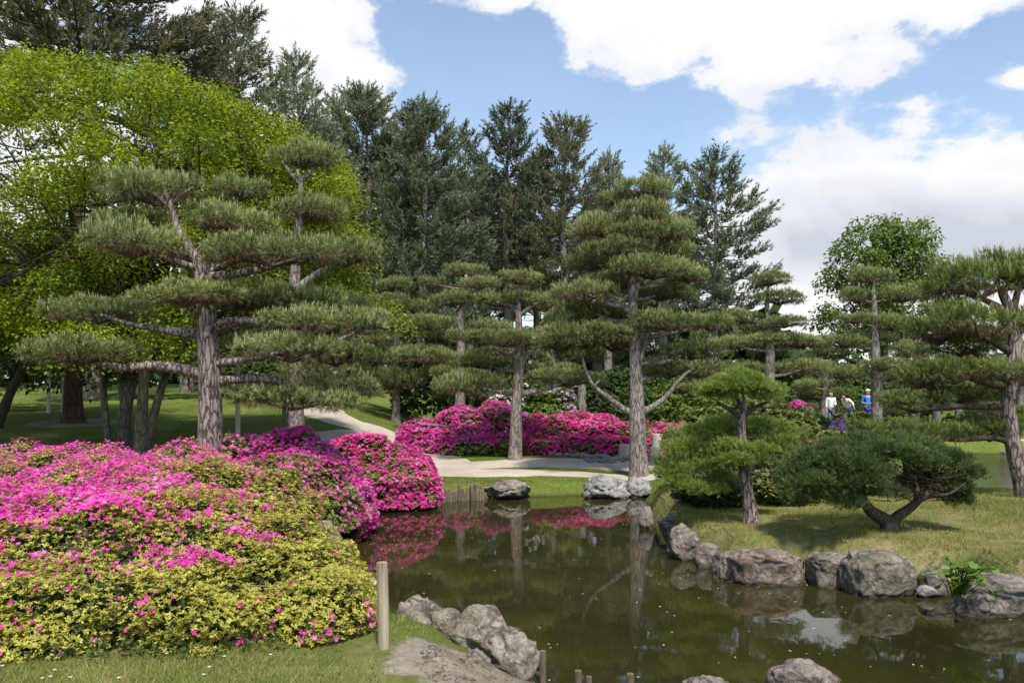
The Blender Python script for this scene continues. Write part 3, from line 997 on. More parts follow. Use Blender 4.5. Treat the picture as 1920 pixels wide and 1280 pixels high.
def pad_pine(label, d, trunk, pads, group, name='cloud_pine', bark='bark', kind='needle', arms=(), seed=0, sides=18, up=0.16, arm_bark=None, tw=0.84, thick=0.77):
    """trunk rows (px, py, width px[, depth shift]) from the base up; pads rows (px, py, half width, half height, depth shift[, trunk row it grows from])"""
    r = random.Random(seed)
    t0 = trunk[0]
    gx = (t0[0] - 960) * d / F
    base = np.array([gx, d, ground_at(gx, d)])
    pts = []
    for row in trunk:
        p = P(row[0], row[1], d)
        if len(row) > 3:
            p[1] += row[3]
        pts.append((p[0], p[1], p[2], row[2] * tw * d / F / 2))
    if pts[0][2] > base[2]:
        pts[0] = (base[0], base[1], base[2] - 0.05, pts[0][3])
    root = thing(name, label, 'pine tree', base, group)
    link('trunk', trunk_mesh('trunk', pts, bark, sides, 44, 0.05, base, True, seed), root)
    tr = spline(pts, 160)
    ab = arm_bark or bark
    for arm in arms:                                   # limbs drawn by hand: rows (px, py, width px, depth shift)
        a = []
        for row in arm:
            p = P(row[0], row[1], d + row[3]) if len(row) > 3 else P(row[0], row[1], d)
            a.append((p[0], p[1], p[2], row[2] * d / F / 2))
        link('branch', trunk_mesh('branch', a, ab, 9, 22, 0.08, base, False, seed + 3), root)
    for row in pads:
        px, py, rx, ry, dd = row[:5]
        dist = d + dd
        c = P(px, py, dist)
        rw, rh = rx * dist / F, ry * dist / F * thick
        L = [q for q in pads_for(kind)]
        best = min(abs(math.log(q[0] / rw)) for q in L)
        cand = [q for q in L if abs(abs(math.log(q[0] / rw)) - best) < 1e-6]
        R, me, ext, zt, zb = r.choice(cand)
        s = rw / ext
        sz = min(max(2 * rh / (zt - zb), 0.6 * s), 1.6 * s)
        o = link('needle_pad', me, root, c - base - np.array([0, 0, (zt + zb) / 2 * sz]), kind='stuff')
        o.scale = (s, s * r.uniform(0.85, 1.15), sz)
        o.rotation_euler = (r.uniform(-0.05, 0.05), r.uniform(-0.06, 0.06), r.choice((0, math.pi)) + r.uniform(-0.25, 0.25))
        if len(row) > 5 and row[5] is None:
            continue
        foot = c + np.array([0, 0, zb * sz * 0.45])
        hd = math.hypot(c[0] - gx, c[1] - d)
        zat = (EYE - (row[5] - HZ) * d / F) if len(row) > 5 else foot[2] - up * hd - 0.06
        i = int(np.argmin(np.abs(tr[:, 2] - zat)))
        a = tr[i, :3]
        rb = min(tr[i, 3] * 0.55, 0.016 + 0.022 * hd + 0.02 * rw)
        mid = a * 0.5 + foot * 0.5 + np.array([r.uniform(-.06, .06), r.uniform(-.05, .05), -0.10 * hd * r.uniform(0.1, 0.9)])
        link('branch', trunk_mesh('branch', [(*a, rb), (*(a * 0.75 + mid * 0.25), rb * 0.92), (*mid, rb * 0.75), (*foot, rb * 0.4)], ab, 7, 14, 0.08, base, False, seed + 5), root)
    return root


GP = 'cloud-pruned pines around the pond'
pad_pine('large cloud-pruned pine with a thick trunk rising out of the pink azaleas at the left', 11.5,
         [(393, 880, 56), (394, 780, 50), (393, 700, 47), (389, 620, 42), (386, 570, 38), (380, 520, 33), (374, 495, 26), (352, 462, 20), (332, 425, 16), (322, 385, 14), (312, 362, 9)],
         [(293, 346, 98, 44, 0.0, None), (452, 352, 56, 28, 0.7, 480), (440, 408, 88, 36, 0.3, 478), (248, 446, 92, 44, -0.3, 505), (245, 412, 72, 28, 0.5, 500),
          (508, 464, 126, 38, -0.2, None), (345, 548, 112, 30, -0.35, 600), (455, 560, 70, 26, 0.5), (185, 578, 100, 32, 0.3, None),
          (150, 655, 106, 34, -0.1, None), (540, 562, 108, 33, 0.5, 610), (600, 598, 118, 33, 0.0, None), (690, 600, 40, 30, 0.2, None), (545, 648, 100, 36, -0.3, 684),
          (630, 662, 62, 28, 0.1, None), (545, 738, 132, 33, 0.1, None), (650, 722, 62, 32, 0.2, None),],
         GP, arms=[[(380, 626, 22), (330, 622, 17), (285, 614, 13), (245, 608, 9), (190, 590, 6)],
                   [(378, 700, 24), (330, 690, 21), (280, 685, 18), (225, 688, 14), (150, 672, 8)],
                   [(405, 612, 24), (450, 602, 18), (500, 606, 15), (560, 610, 11), (620, 612, 8), (690, 612, 5)],
                   [(408, 606, 15, -.1), (435, 600, 12, -.1), (470, 602, 9, -.05), (540, 580, 6, .3)],
                   [(408, 680, 18), (440, 676, 14), (480, 672, 10), (545, 660, 7, -.3)],
                   [(410, 714, 20), (450, 710, 18), (500, 709, 17), (535, 720, 14), (556, 742, 11), (600, 745, 8)],
                   [(384, 520, 22), (420, 516, 17), (480, 506, 14), (560, 488, 10), (640, 480, 6)],
                   [(378, 508, 16), (345, 496, 12), (300, 480, 9), (250, 460, 6)],
                   [(382, 512, 13), (430, 494, 11), (470, 478, 8), (508, 475, 6)],
                   [(325, 395, 11), (300, 372, 9), (265, 358, 6)], [(321, 385, 10), (340, 366, 7), (362, 352, 5)]], seed=1, sides=24, tw=0.88, thick=0.76)
pad_pine('tall slim pine behind the large left pine, a flat pad on its forked tip', 16.5,
         [(556, 850, 36), (556, 780, 33), (555, 700, 31), (554, 600, 28), (553, 530, 25), (558, 450, 19), (562, 390, 15), (564, 340, 11), (556, 318, 6)],
         [(568, 289, 78, 31, 0.0, None), (575, 388, 72, 36, 0.0), (648, 470, 68, 38, -0.2, None), (480, 545, 80, 26, 0.6), (610, 570, 90, 28, 0.4), (695, 600, 40, 30, -0.3, 660),
          (500, 640, 80, 28, 0.8), (620, 690, 90, 30, 0.5), (700, 668, 45, 22, 0.2)],
         GP, arms=[[(554, 545, 18), (585, 520, 15), (620, 500, 11), (660, 480, 7)], [(563, 342, 9), (583, 322, 7), (596, 300, 5)], [(562, 345, 8), (545, 325, 7), (528, 302, 5)]], bark='bark_grey', seed=2)
pad_pine('small tiered pine on the lawn beside the winding path', 27.5,
         [(742, 776, 20), (743, 740, 17), (743, 690, 15), (744, 620, 13), (744, 585, 11), (742, 550, 8), (738, 525, 5)],
         [(737, 530, 34, 16, 0), (732, 557, 36, 12, -.2), (762, 574, 50, 16, -.2), (704, 634, 34, 11, -.2), (745, 655, 42, 14, .3), (792, 664, 64, 20, 0), (735, 706, 58, 24, -.3), (700, 722, 40, 18, .2), (790, 610, 40, 14, .5), (690, 600, 30, 12, .6)],
         GP, bark='bark_grey', seed=3, sides=12)
pad_pine('cloud-pruned pine with curved limbs behind the left end of the azalea bank', 25.0,
         [(862, 800, 26), (863, 740, 23), (864, 680, 20), (864, 630, 18), (863, 600, 16), (868, 575, 12), (872, 545, 9), (874, 515, 6)],
         [(876, 505, 46, 17, 0.3), (812, 528, 26, 15, 0.2), (902, 528, 38, 15, -.2), (848, 558, 52, 20, 0), (812, 602, 52, 20, -.2), (825, 628, 45, 16, .2), (800, 664, 62, 20, 0), (845, 694, 60, 18, .3), (925, 660, 50, 17, .4), (915, 610, 45, 18, .3), (870, 735, 50, 16, .5)],
         GP, bark='bark_grey', seed=4, sides=12)
pad_pine('slender cloud-pruned pine standing in the middle of the magenta azalea bank', 19.8,
         [(966, 834, 30), (968, 780, 26), (971, 720, 23), (974, 660, 21), (973, 615, 17), (972, 575, 13), (974, 545, 8), (975, 522, 5)],
         [(976, 519, 43, 18, 0), (930, 560, 42, 18, -.1), (985, 560, 62, 20, 0.1), (880, 628, 46, 16, 0.1), (945, 632, 74, 20, -.2), (1010, 628, 52, 20, 0.3), (1000, 690, 45, 18, .5), (905, 676, 62, 18, .5), (890, 716, 76, 26, -.1, None), (1062, 706, 76, 20, 0.1, None)],
         GP, arms=[[(972, 668, 13), (950, 660, 10), (928, 652, 7)], [(974, 690, 14), (985, 670, 11), (1005, 650, 7)], [(972, 740, 14), (1000, 734, 12), (1030, 726, 9), (1065, 714, 6)], [(972, 732, 13), (940, 735, 10), (900, 728, 6)], [(973, 590, 9), (960, 577, 7), (945, 566, 5)], [(973, 592, 10), (992, 578, 8), (1008, 568, 5)]], bark='bark_grey', seed=5)
pad_pine('tall dome-topped pine with two bare forked limbs near its base above the pale boulder', 17.2,
         [(1199, 892, 44), (1196, 840, 38), (1194, 775, 36), (1192, 700, 28), (1190, 640, 25), (1187, 580, 22), (1185, 520, 20), (1186, 450, 15), (1196, 390, 10), (1204, 350, 6)],
         [(1206, 350, 62, 28, 0), (1160, 372, 36, 24, 0.2), (1205, 392, 58, 30, -.25), (1145, 420, 80, 30, 0), (1245, 428, 62, 34, 0), (1190, 430, 60, 28, -.3), (1150, 462, 72, 25, -.3), (1112, 488, 56, 24, .3), (1255, 470, 50, 26, .5),
          (1225, 500, 82, 26, -.3), (1290, 512, 40, 22, -.1), (1098, 543, 64, 26, -.2), (1150, 530, 40, 22, .4), (1240, 545, 60, 22, .6), (1250, 598, 72, 25, -.3), (1335, 602, 42, 23, 0), (1110, 580, 70, 24, .5), (1060, 600, 45, 22, .3), (1100, 622, 92, 28, -.1, None), (1048, 640, 50, 22, .2, None),
          (1150, 640, 60, 22, .5), (1290, 655, 66, 24, .5), (1255, 690, 56, 22, .7), (1090, 665, 50, 20, .1, None), (1310, 690, 50, 20, 0.2, None)],
         GP, arms=[[(1194, 776, 16), (1172, 768, 12), (1140, 745, 9.5), (1113, 722, 8), (1098, 694, 7), (1090, 660, 5)], [(1200, 774, 17), (1225, 762, 12), (1250, 742, 9), (1276, 710, 7), (1300, 690, 4)],
                   [(1188, 590, 14), (1160, 572, 10), (1120, 556, 7)], [(1188, 560, 14), (1198, 530, 10), (1225, 512, 6)], [(1192, 690, 12), (1205, 660, 9), (1215, 625, 7), (1240, 606, 5)], [(1190, 640, 11), (1160, 630, 8), (1120, 632, 6)], [(1104, 706, 7), (1112, 722, 6), (1126, 712, 4)]], bark='bark_grey', seed=6, sides=20)
pad_pine('tiered pine with stepped small pads seen against the grey cloud', 24.0,
         [(1441, 760, 26), (1443, 700, 23), (1444, 655, 19), (1440, 600, 12), (1438, 565, 9), (1441, 530, 5)],
         [(1443, 522, 39, 17, 0), (1462, 556, 48, 18, 0), (1398, 592, 44, 17, .2), (1470, 602, 44, 15, -.2), (1420, 615, 40, 16, .3), (1470, 634, 68, 17, 0), (1372, 640, 44, 17, .1), (1506, 686, 48, 20, -.1), (1395, 690, 55, 20, .3), (1440, 660, 40, 14, .5), (1500, 640, 50, 15, .4)],
         GP, bark='bark_grey', seed=7, sides=12)
pad_pine('tiered pine in front of the round leafy tree', 24.5,
         [(1644, 775, 26), (1644, 720, 23), (1641, 660, 20), (1640, 600, 15), (1638, 560, 11), (1637, 525, 6)],
         [(1637, 514, 44, 23, 0), (1612, 553, 44, 19, 0), (1690, 550, 52, 20, .2), (1608, 596, 36, 14, -.2), (1676, 602, 52, 20, 0), (1580, 638, 50, 17, .1), (1640, 630, 40, 14, .4), (1705, 655, 40, 18, -.1), (1652, 682, 44, 16, -.3), (1578, 696, 40, 18, 0), (1700, 700, 50, 20, .3), (1550, 660, 46, 15, .4)],
         GP, bark='bark_grey', seed=8, sides=12)
pad_pine('big spreading pine with broad dark pads leaning over the ruffled pond at the right edge', 12.6,
         [(1925, 950, 40), (1912, 890, 34), (1897, 820, 32), (1890, 760, 31), (1896, 700, 29), (1902, 650, 25), (1897, 600, 22), (1892, 570, 15), (1880, 540, 8)],
         [(1838, 518, 100, 48, 0, None), (1905, 500, 70, 40, .2, None), (1780, 545, 50, 28, .3, None), (1960, 520, 70, 40, .1), (1835, 596, 98, 34, -.2, None), (1760, 618, 60, 26, .4, None), (1950, 600, 70, 30, .1), (1800, 640, 80, 26, .5, 690),
          (1790, 690, 86, 27, 0, None), (1885, 692, 52, 22, -.4), (1725, 706, 52, 20, .3, None), (1960, 700, 70, 26, .2), (1715, 752, 66, 20, .2, None), (1800, 735, 66, 20, .4, None), (1650, 800, 60, 18, 0, None), (1752, 806, 86, 24, -.1, None), (1855, 800, 62, 24, .2, None), (1950, 780, 70, 24, .3)],
         GP, arms=[[(1893, 592, 17), (1865, 572, 13), (1820, 552, 9), (1780, 548, 5)], [(1895, 590, 15), (1905, 560, 12), (1912, 520, 8)], [(1890, 580, 12), (1878, 555, 9), (1868, 525, 6)], [(1894, 660, 16), (1860, 640, 13), (1820, 628, 10), (1750, 632, 6)],
                   [(1890, 762, 17), (1850, 762, 14), (1790, 762, 11), (1720, 768, 8), (1690, 760, 5)], [(1895, 730, 14), (1840, 716, 11), (1800, 706, 8), (1730, 714, 5)], [(1898, 830, 15), (1860, 820, 12), (1790, 824, 9), (1690, 815, 6), (1640, 806, 4)], [(1897, 836, 10), (1882, 815, 8), (1858, 808, 5)]],
         bark='bark', seed=9, kind='needle_fresh', arm_bark='bark_dark', thick=.95)
KROOT = pad_pine('small fresh green pine with a round top and a bare bent trunk on the island', 10.3,
         [(1410, 988, 38), (1404, 940, 29), (1396, 890, 26), (1391, 830, 22), (1391, 790, 18), (1396, 765, 12), (1392, 735, 6)], [],
         'pines on the island', name='island_pine', arms=[[(1392, 785, 12), (1370, 768, 9), (1345, 755, 6)], [(1394, 780, 11), (1415, 764, 8), (1438, 754, 5)], [(1393, 775, 10), (1386, 755, 7), (1375, 735, 5)],
               [(1397, 838, 10, .0), (1430, 838, 7, .1), (1465, 850, 5, .3)], [(1394, 850, 11, 0), (1360, 845, 8, .1), (1310, 850, 6, .2)], [(1398, 915, 11, 0), (1360, 905, 8, .1), (1300, 915, 6, .1)], [(1393, 870, 9, 0), (1385, 868, 7, -.2), (1370, 860, 5, -.3)]],
         bark='bark', seed=10, arm_bark='bark_dark', tw=.8)


def lump_crown(root, d, rows, mat, seed, ln=(0.035, 0.06), dens=430, split=3, w=0.0064, upw=0.5):
    """short-needled foliage over rows px, py, half width, half height, depth shift; each lump breaks up into smaller tufts"""
    global RNG
    RNG = np.random.default_rng(seed)
    bag = Bag()
    base = np.array(root.location)
    for (x, y, rx, ry, dd) in rows:
        c0, RX, RY = P(x, y, d + dd), rx * d / F, ry * d / F
        sub = [(c0, RX * .8, RY * .8)]
        for k in range(split * 3):
            n = rdir(1)[0]
            n[2] = abs(n[2]) if RNG.random() < .75 else n[2] * .5
            sub.append((c0 + n * np.array([RX, RX * .9, RY]) * RNG.uniform(.55, .85), RX * RNG.uniform(.3, .46), RY * RNG.uniform(.34, .52)))
        for j, (c, a, b) in enumerate(sub):
            n = int(dens * (a * a + a * b) * 4.2) + 14
            if j == 0:
                n //= 2
            nn = rdir(n)
            nn[:, 2] = np.where(nn[:, 2] < -0.25, -nn[:, 2], nn[:, 2])
            B = c + nn * np.array([a, a * 0.9, b]) * RNG.uniform(0.6, 1.0, n)[:, None]
            A = unit(nn * 0.8 + np.array([0, 0, upw]) + RNG.normal(0, .3, (n, 3)))
            shoots(bag, B, A, 11, ln, w, 0.05, np.clip(.45 + RNG.normal(0, .09) + RNG.normal(0, .15, n), 0, 1), 0)
    link('crown', bag.mesh('crown', [MT[mat]], False, base), root, kind='stuff')


lump_crown(KROOT, 10.3, [(1390, 735, 62, 32, 0), (1340, 748, 40, 22, 0), (1440, 748, 38, 22, 0), (1392, 716, 50, 20, .1), (1362, 732, 44, 22, -.25), (1420, 732, 44, 22, -.2),
                         (1330, 818, 58, 28, .3), (1400, 806, 56, 24, .35), (1456, 816, 50, 28, .3), (1288, 848, 44, 28, .2), (1362, 852, 50, 24, -.1), (1424, 852, 38, 22, -.15), (1388, 868, 46, 18, -.25), (1302, 876, 48, 22, .1), (1470, 850, 36, 24, .4),
                         (1280, 916, 46, 22, .1), (1322, 926, 44, 18, .1), (1260, 896, 34, 20, .2), (1350, 906, 34, 18, .3)], 'needle_bright', 78, (0.035, 0.06), 430)
pad_pine('low pine growing behind the fresh green island pine', 13.5,
         [(1345, 900, 18), (1342, 860, 15), (1346, 830, 12), (1350, 800, 6)],
         [(1300, 818, 60, 30, 0), (1370, 802, 66, 28, .1), (1420, 850, 60, 30, .1), (1275, 870, 50, 30, -.1), (1345, 865, 60, 28, .3), (1470, 820, 50, 26, .4)],
         'pines on the island', name='island_pine', bark='bark_dark', kind='needle_fresh', seed=12)


def gen_pads(px, ytop, ybase, half, n, seed):
    r = random.Random(seed)
    L = [(px, ytop + 14, half * 0.34, 15, 0)]
    for i in range(n):
        t = (i + 1) / n
        y = ytop + 20 + (ybase - ytop - 20) * t
        w = half * (0.35 + 0.65 * t)
        s = 1 if i % 2 else -1
        L.append((px + s * w * r.uniform(0.35, 0.7), y + r.uniform(-6, 6), w * r.uniform(0.42, 0.6), r.uniform(13, 19), r.uniform(-.6, .6)))
        if i > 0:
            L.append((px - s * w * r.uniform(0.2, 0.8), y + r.uniform(-12, 12), w * r.uniform(0.35, 0.5), r.uniform(12, 18), r.uniform(-.3, .9)))
    return L


for (px, yt, yb, half, d, n, lb) in [
        (1330, 590, 745, 80, 29, 6, 'bushy tiered pine between the dome-topped pine and the stepped pine'),
        (1545, 640, 760, 70, 46, 5, 'low bushy pine behind the three visitors'),
        (1755, 560, 740, 90, 30, 7, 'dense tiered pine beside the round leafy tree, behind the big right pine'),
        (1715, 600, 760, 60, 39, 6, 'slender tiered pine far behind the low boughs of the big right pine'),
        (1912, 585, 770, 80, 31, 7, 'tiered pine directly behind the trunk of the big right pine'),
        (1850, 620, 765, 90, 33, 6, 'far pine glimpsed under the boughs of the big right pine'),
        (1035, 590, 720, 60, 27, 6, 'bushy tiered pine between the slender pine and the dome-topped pine'),
        (660, 560, 740, 60, 33, 7, 'shady tiered pine glimpsed behind the boughs of the slim tall pine')]:
    gy = 735 + (EYE - ground_at((px - 960) * d / F, d)) * F / d
    pad_pine(lb, d, [(px, gy, 20), (px + 3, (gy + yt) / 2, 14), (px, yt + 20, 6)], gen_pads(px, yt, yb, half, n, px), GP, bark='bark_grey', seed=px, sides=10)


# ------------------------------------------------------------------ spreading dwarf pine on the island
def dwarf_pine():
    global RNG
    RNG = np.random.default_rng(77)
    d = 9.6
    b = np.array([*P(1668, 1004, d)[:2], 0.0])
    b[2] = ground_at(b[0], b[1])
    root = thing('dwarf_pine', 'spreading dwarf pine with a dark forked trunk and a wide domed crown on the island', 'pine tree', b, 'pines on the island')

    def px(x, y, dd=0.0, w=10):
        p = P(x, y, d + dd)
        return (*p, w * .8 * d / F / 2)
    link('trunk', trunk_mesh('trunk', [(*b - np.array([0, 0, .05]), 32 * d / F / 2), px(1666, 985, 0, 34), px(1655, 972, 0, 30), px(1630, 955, -.05, 24), px(1616, 930, -.1, 18), px(1606, 905, -.1, 12)], 'bark_dark', 16, 30, 0.08, b, True, 2), root)
    limbs = [[px(1664, 985, 0, 30), px(1685, 966, 0, 26), px(1706, 952, 0, 22), px(1728, 932, 0, 17), px(1755, 915, .1, 10), px(1790, 890, .2, 5)],
             [px(1716, 945, 0, 15), px(1720, 915, .1, 12), px(1700, 885, .2, 8), px(1690, 850, .3, 5)],
             [px(1722, 938, 0, 13), px(1745, 930, -.1, 10), px(1780, 925, -.2, 6), px(1810, 905, -.2, 4)],
             [px(1612, 920, -.1, 14), px(1580, 900, -.1, 10), px(1540, 880, 0, 6), px(1500, 880, 0, 4)],
             [px(1618, 935, -.1, 12), px(1640, 900, .2, 9), px(1650, 860, .3, 6)],
             [px(1608, 905, -.1, 11), px(1600, 870, 0, 8), px(1570, 840, .1, 5)]]
    for i, a in enumerate(limbs):
        link('branch', trunk_mesh('branch', a, 'bark_dark', 8, 18, 0.1, b, False, 30 + i), root)
    # fine crossing twigs inside the open right half
    tw = Bag()
    for k in range(150):
        x, y = RNG.uniform(1640, 1800), RNG.uniform(870, 940)
        p0 = P(x, y, d + RNG.uniform(-.3, .5))
        p1 = p0 + np.array([RNG.normal(0, .14), RNG.normal(0, .12), RNG.uniform(0.0, .2)])
        m = (p0 + p1) / 2 + RNG.normal(0, .03, 3)
        tw.add(tube(spline([p0, m, p1], 5), np.linspace(.007, .003, 5), 4, cap=False))
    link('twigs', tw.mesh('twigs', [MT['bark_dark']], True, b), root, kind='stuff')
    lump_crown(root, d, [(1500, 895, 48, 38, -.1), (1545, 864, 56, 38, -.2), (1530, 915, 56, 32, -.5), (1590, 885, 56, 44, -.6), (1610, 848, 64, 30, 0), (1670, 842, 64, 28, .1), (1725, 852, 56, 28, .2), (1770, 870, 48, 30, .1),
                         (1798, 900, 38, 34, 0), (1660, 860, 62, 28, -.45), (1740, 874, 42, 24, -.4), (1560, 938, 46, 22, -.5), (1515, 936, 42, 22, -.35), (1480, 908, 34, 32, -.2), (1590, 926, 34, 20, -.6), (1640, 888, 36, 20, -.6),
                         (1620, 905, 40, 24, -.65), (1800, 936, 24, 20, 0.1), (1640, 850, 100, 30, .6), (1545, 880, 70, 40, .5), (1760, 898, 44, 24, .3), (1700, 864, 56, 22, -.3), (1800, 884, 34, 26, -.1), (1590, 952, 34, 18, -.55), (1632, 930, 26, 16, -.5), (1786, 922, 36, 26, 0.05), (1792, 944, 30, 16, .1), (1745, 925, 38, 18, .4), (1500, 944, 34, 18, -.3), (1715, 905, 34, 20, .45)], 'needle_blue', 77)


dwarf_pine()


# ------------------------------------------------------------------ tall background pines
def tall_pine(px, ytop, d, half, ycrown, label, seed, nbr=75, mat='needle_far', sparse=1.0, asym=0.0, power=0.75, rise=0.0, lean=0.0):
    global RNG
    RNG = np.random.default_rng(seed)
    gx = (px - 960) * d / F
    z0 = ground_at(gx, d)
    H = EYE - (ytop - HZ) * d / F - z0
    cb = EYE - (ycrown - HZ) * d / F - z0
    Wd = half * 1.22 * d / F
    nbr = int(nbr * 1.2)
    base = np.array([gx, d, z0])
    root = thing('tall_pine', label, 'pine tree', base, 'tall pines behind the garden')
    tp = [(0, 0, -0.1, 0.02 * H), (0.1 * RNG.normal(), 0.1 * RNG.normal(), H * 0.35, 0.015 * H), (lean * 0.5 + 0.15 * RNG.normal(), 0.1, H * 0.7, 0.009 * H), (lean, 0, H * 0.99, 0.02)]
    root['tall'] = float(H)
    link('trunk', trunk_mesh('trunk', tp, 'bark_grey', 10, 24, 0.05, None, False, seed), root)
    ctr = spline(tp, 60)
    wood, bag = Bag(), Bag()
    ga = RNG.random() * 6.28
    BS, AS, TT = [], [], []
    for i in range(nbr):
        t = (i + RNG.random()) / nbr
        z = cb + (H - cb) * (t ** 0.92)
        p0 = ctr[min(59, int(z / H * 59))][:3].copy()
        p0[2] = z
        ga += 2.4 + RNG.normal(0, .35)
        prof = (1 - t) ** power * (0.72 + 0.28 * math.sin(min(1, t * 3.2) * 1.57)) + 0.06
        Ln = Wd * prof * RNG.uniform(0.5, 1.15) * (1 + asym * math.cos(ga))
        el = -0.12 + rise + 0.85 * t ** 1.4 + RNG.normal(0, .1)
        dh = np.array([math.cos(ga), math.sin(ga), 0])
        p1 = p0 + dh * Ln * 0.55 * math.cos(el) + np.array([0, 0, Ln * 0.5 * math.sin(el)])
        p2 = p0 + dh * Ln * math.cos(el) * 0.98 + np.array([0, 0, Ln * (math.sin(el) + 0.20)])
        pts = spline([p0, p1, p2], 8)
        wood.add(tube(pts, np.linspace(0.012 + 0.012 * Ln, 0.008, 8), 4, cap=False))
        nb = int((3 + Ln * 8.0) * sparse) + 1
        for k in range(nb):
            s = RNG.uniform(0.28, 1.0) ** 0.75
            q = pts[min(7, int(s * 7.99))]
            az = ga + RNG.choice((-1, 1)) * RNG.uniform(0.2, 1.1)
            bl = RNG.uniform(0.35, 0.8) * (0.55 + 0.45 * min(1, Ln / 2.5))
            dv = np.array([math.cos(az), math.sin(az), RNG.uniform(0.15, 0.95)])
            dv /= np.linalg.norm(dv)
            m = max(3, int(bl * 7))
            u = np.linspace(0.25, 1, m)
            BS.append(q + dv * (u * bl)[:, None] + np.array([0, 0, 0.12]) * (u ** 2)[:, None] + RNG.normal(0, .03, (m, 3)))
            AS.append(np.repeat(unit(dv + np.array([0, 0, .3]))[None], m, 0))
            TT.append(np.full(m, RNG.normal(.45, .16)))
    # upright leaders at the very top
    for k in range(9):
        q = np.array([lean + RNG.normal(0, .05 + .05 * k), RNG.normal(0, .05 + .05 * k), H - 0.28 * k])
        m = 6
        u = np.linspace(0, .8, m)
        BS.append(q + np.array([0, 0, 1.0]) * u[:, None])
        AS.append(np.repeat(np.array([[0, 0, 1.0]]), m, 0))
        TT.append(np.full(m, .5))
    B, A, T = np.vstack(BS), np.vstack(AS), np.concatenate(TT)
    A = unit(A + RNG.normal(0, .22, A.shape))
    shoots(bag, B, A, 8, (0.13, 0.24), 0.050 * max(d, 42) / 45, 0.18, np.clip(T + RNG.normal(0, .1, len(T)), 0, 1), 0, (0.35, 1.15))
    link('branches', wood.mesh('branches', [MT['bark_dark']], True), root, kind='stuff')
    link('crown', bag.mesh('crown', [MT[mat]]), root, kind='stuff')
    return root


TALL = []
for a in [
        dict(px=178, ytop=-190, d=31, half=250, ycrown=230, label='huge brownish pine topping out above the maple at the upper left', seed=201, nbr=105, mat='needle_rust', power=0.32, sparse=1.15),
        dict(px=-40, ytop=-160, d=33, half=170, ycrown=260, label='dark pine at the upper left corner behind the maple', seed=202, nbr=46, mat='needle_far', power=0.5),
        dict(px=440, ytop=36, d=36, half=110, ycrown=420, label='dark pine peeking out above the maple beside the huge brownish pine', seed=203, nbr=75),
        dict(px=350, ytop=60, d=34, half=110, ycrown=400, label='brownish pine half hidden behind the top of the maple', seed=214, nbr=70, mat='needle_rust'),
        dict(px=552, ytop=118, d=40, half=90, ycrown=480, label='pine rising behind the right shoulder of the maple', seed=204, nbr=70),
        dict(px=682, ytop=192, d=44, half=120, ycrown=650, label='broad dense pine, left one of the bushy pair right of the maple', seed=205, nbr=120, power=0.5, sparse=1.35),
        dict(px=788, ytop=222, d=42, half=115, ycrown=650, label='broad dense pine, right one of the bushy pair right of the maple', seed=206, nbr=115, power=0.5, sparse=1.35),
        dict(px=878, ytop=258, d=50, half=62, ycrown=660, label='thin see-through pine left of the tallest middle pine', seed=207, nbr=46, sparse=0.75, power=0.5),
        dict(px=955, ytop=214, d=46, half=92, ycrown=560, label='tallest pine of the middle group', seed=208, nbr=85, sparse=1.1, power=0.6),
        dict(px=1062, ytop=240, d=45, half=100, ycrown=600, label='olive brown pine left of the dome-topped pine', seed=209, nbr=90, mat='needle_rust', sparse=1.1, power=0.6),
        dict(px=1142, ytop=302, d=52, half=62, ycrown=560, label='small pine tip showing between the olive brown pine and the dome-topped pine', seed=210, nbr=60),
        dict(px=1246, ytop=292, d=50, half=66, ycrown=560, label='dark pine tip rising just behind the dome-topped pine', seed=211, nbr=60),
        dict(px=1338, ytop=306, d=44, half=92, ycrown=620, label='gaunt pine with a bare mast and drooping right boughs against the cloud', seed=212, nbr=66, sparse=1.35, asym=0.15, power=0.45, rise=-0.3),
        dict(px=625, ytop=196, d=48, half=80, ycrown=600, label='pine tip between the maple and the bushy pair', seed=213, nbr=60)]:
    TALL.append(tall_pine(**a))


def copy_thing(src, label, px, d, ytop, rot, sx):
    """another tree of the same make: the thing and each of its parts copied, mesh data shared"""
    x = (px - 960) * d / F
    g = ground_at(x, d)
    o = src.copy()
    COL.objects.link(o)
    o['label'] = label
    o.location = (x, d, g)
    o.rotation_euler = (0, 0, rot)
    sz = (EYE - (ytop - HZ) * d / F - g) / src['tall']
    o.scale = (sx, sx, sz)
    for ch in src.children:
        c = ch.copy()
        COL.objects.link(c)
        c.parent = o
    return o


for k, (src, lb, px, d, yt, rot, sx) in enumerate([
        (5, 'dark pine filling the gap between the two bushy pines right of the maple', 738, 56, 268, 1.3, 1.2),
        (8, 'dark pine behind the thin see-through pine', 845, 60, 330, 2.1, 1.35),
        (6, 'dark pine between the see-through pine and the tallest middle pine', 915, 58, 345, 4.0, 1.1),
        (9, 'brownish pine between the tallest middle pine and the olive brown pine', 1008, 57, 330, 0.8, 1.25),
        (8, 'dark pine behind the small pine tip left of the dome-topped pine', 1120, 58, 385, 3.0, 1.3),
        (6, 'low dark pine far behind the dome-topped pine', 1195, 60, 420, 5.1, 1.2),
        (11, 'low dark pine behind the gaunt pine', 1300, 60, 455, 2.6, 1.5),
        (5, 'dark pine behind the right flank of the maple', 590, 54, 250, 4.4, 1.2)]):
    copy_thing(TALL[src], lb, px, d, yt, rot, sx)


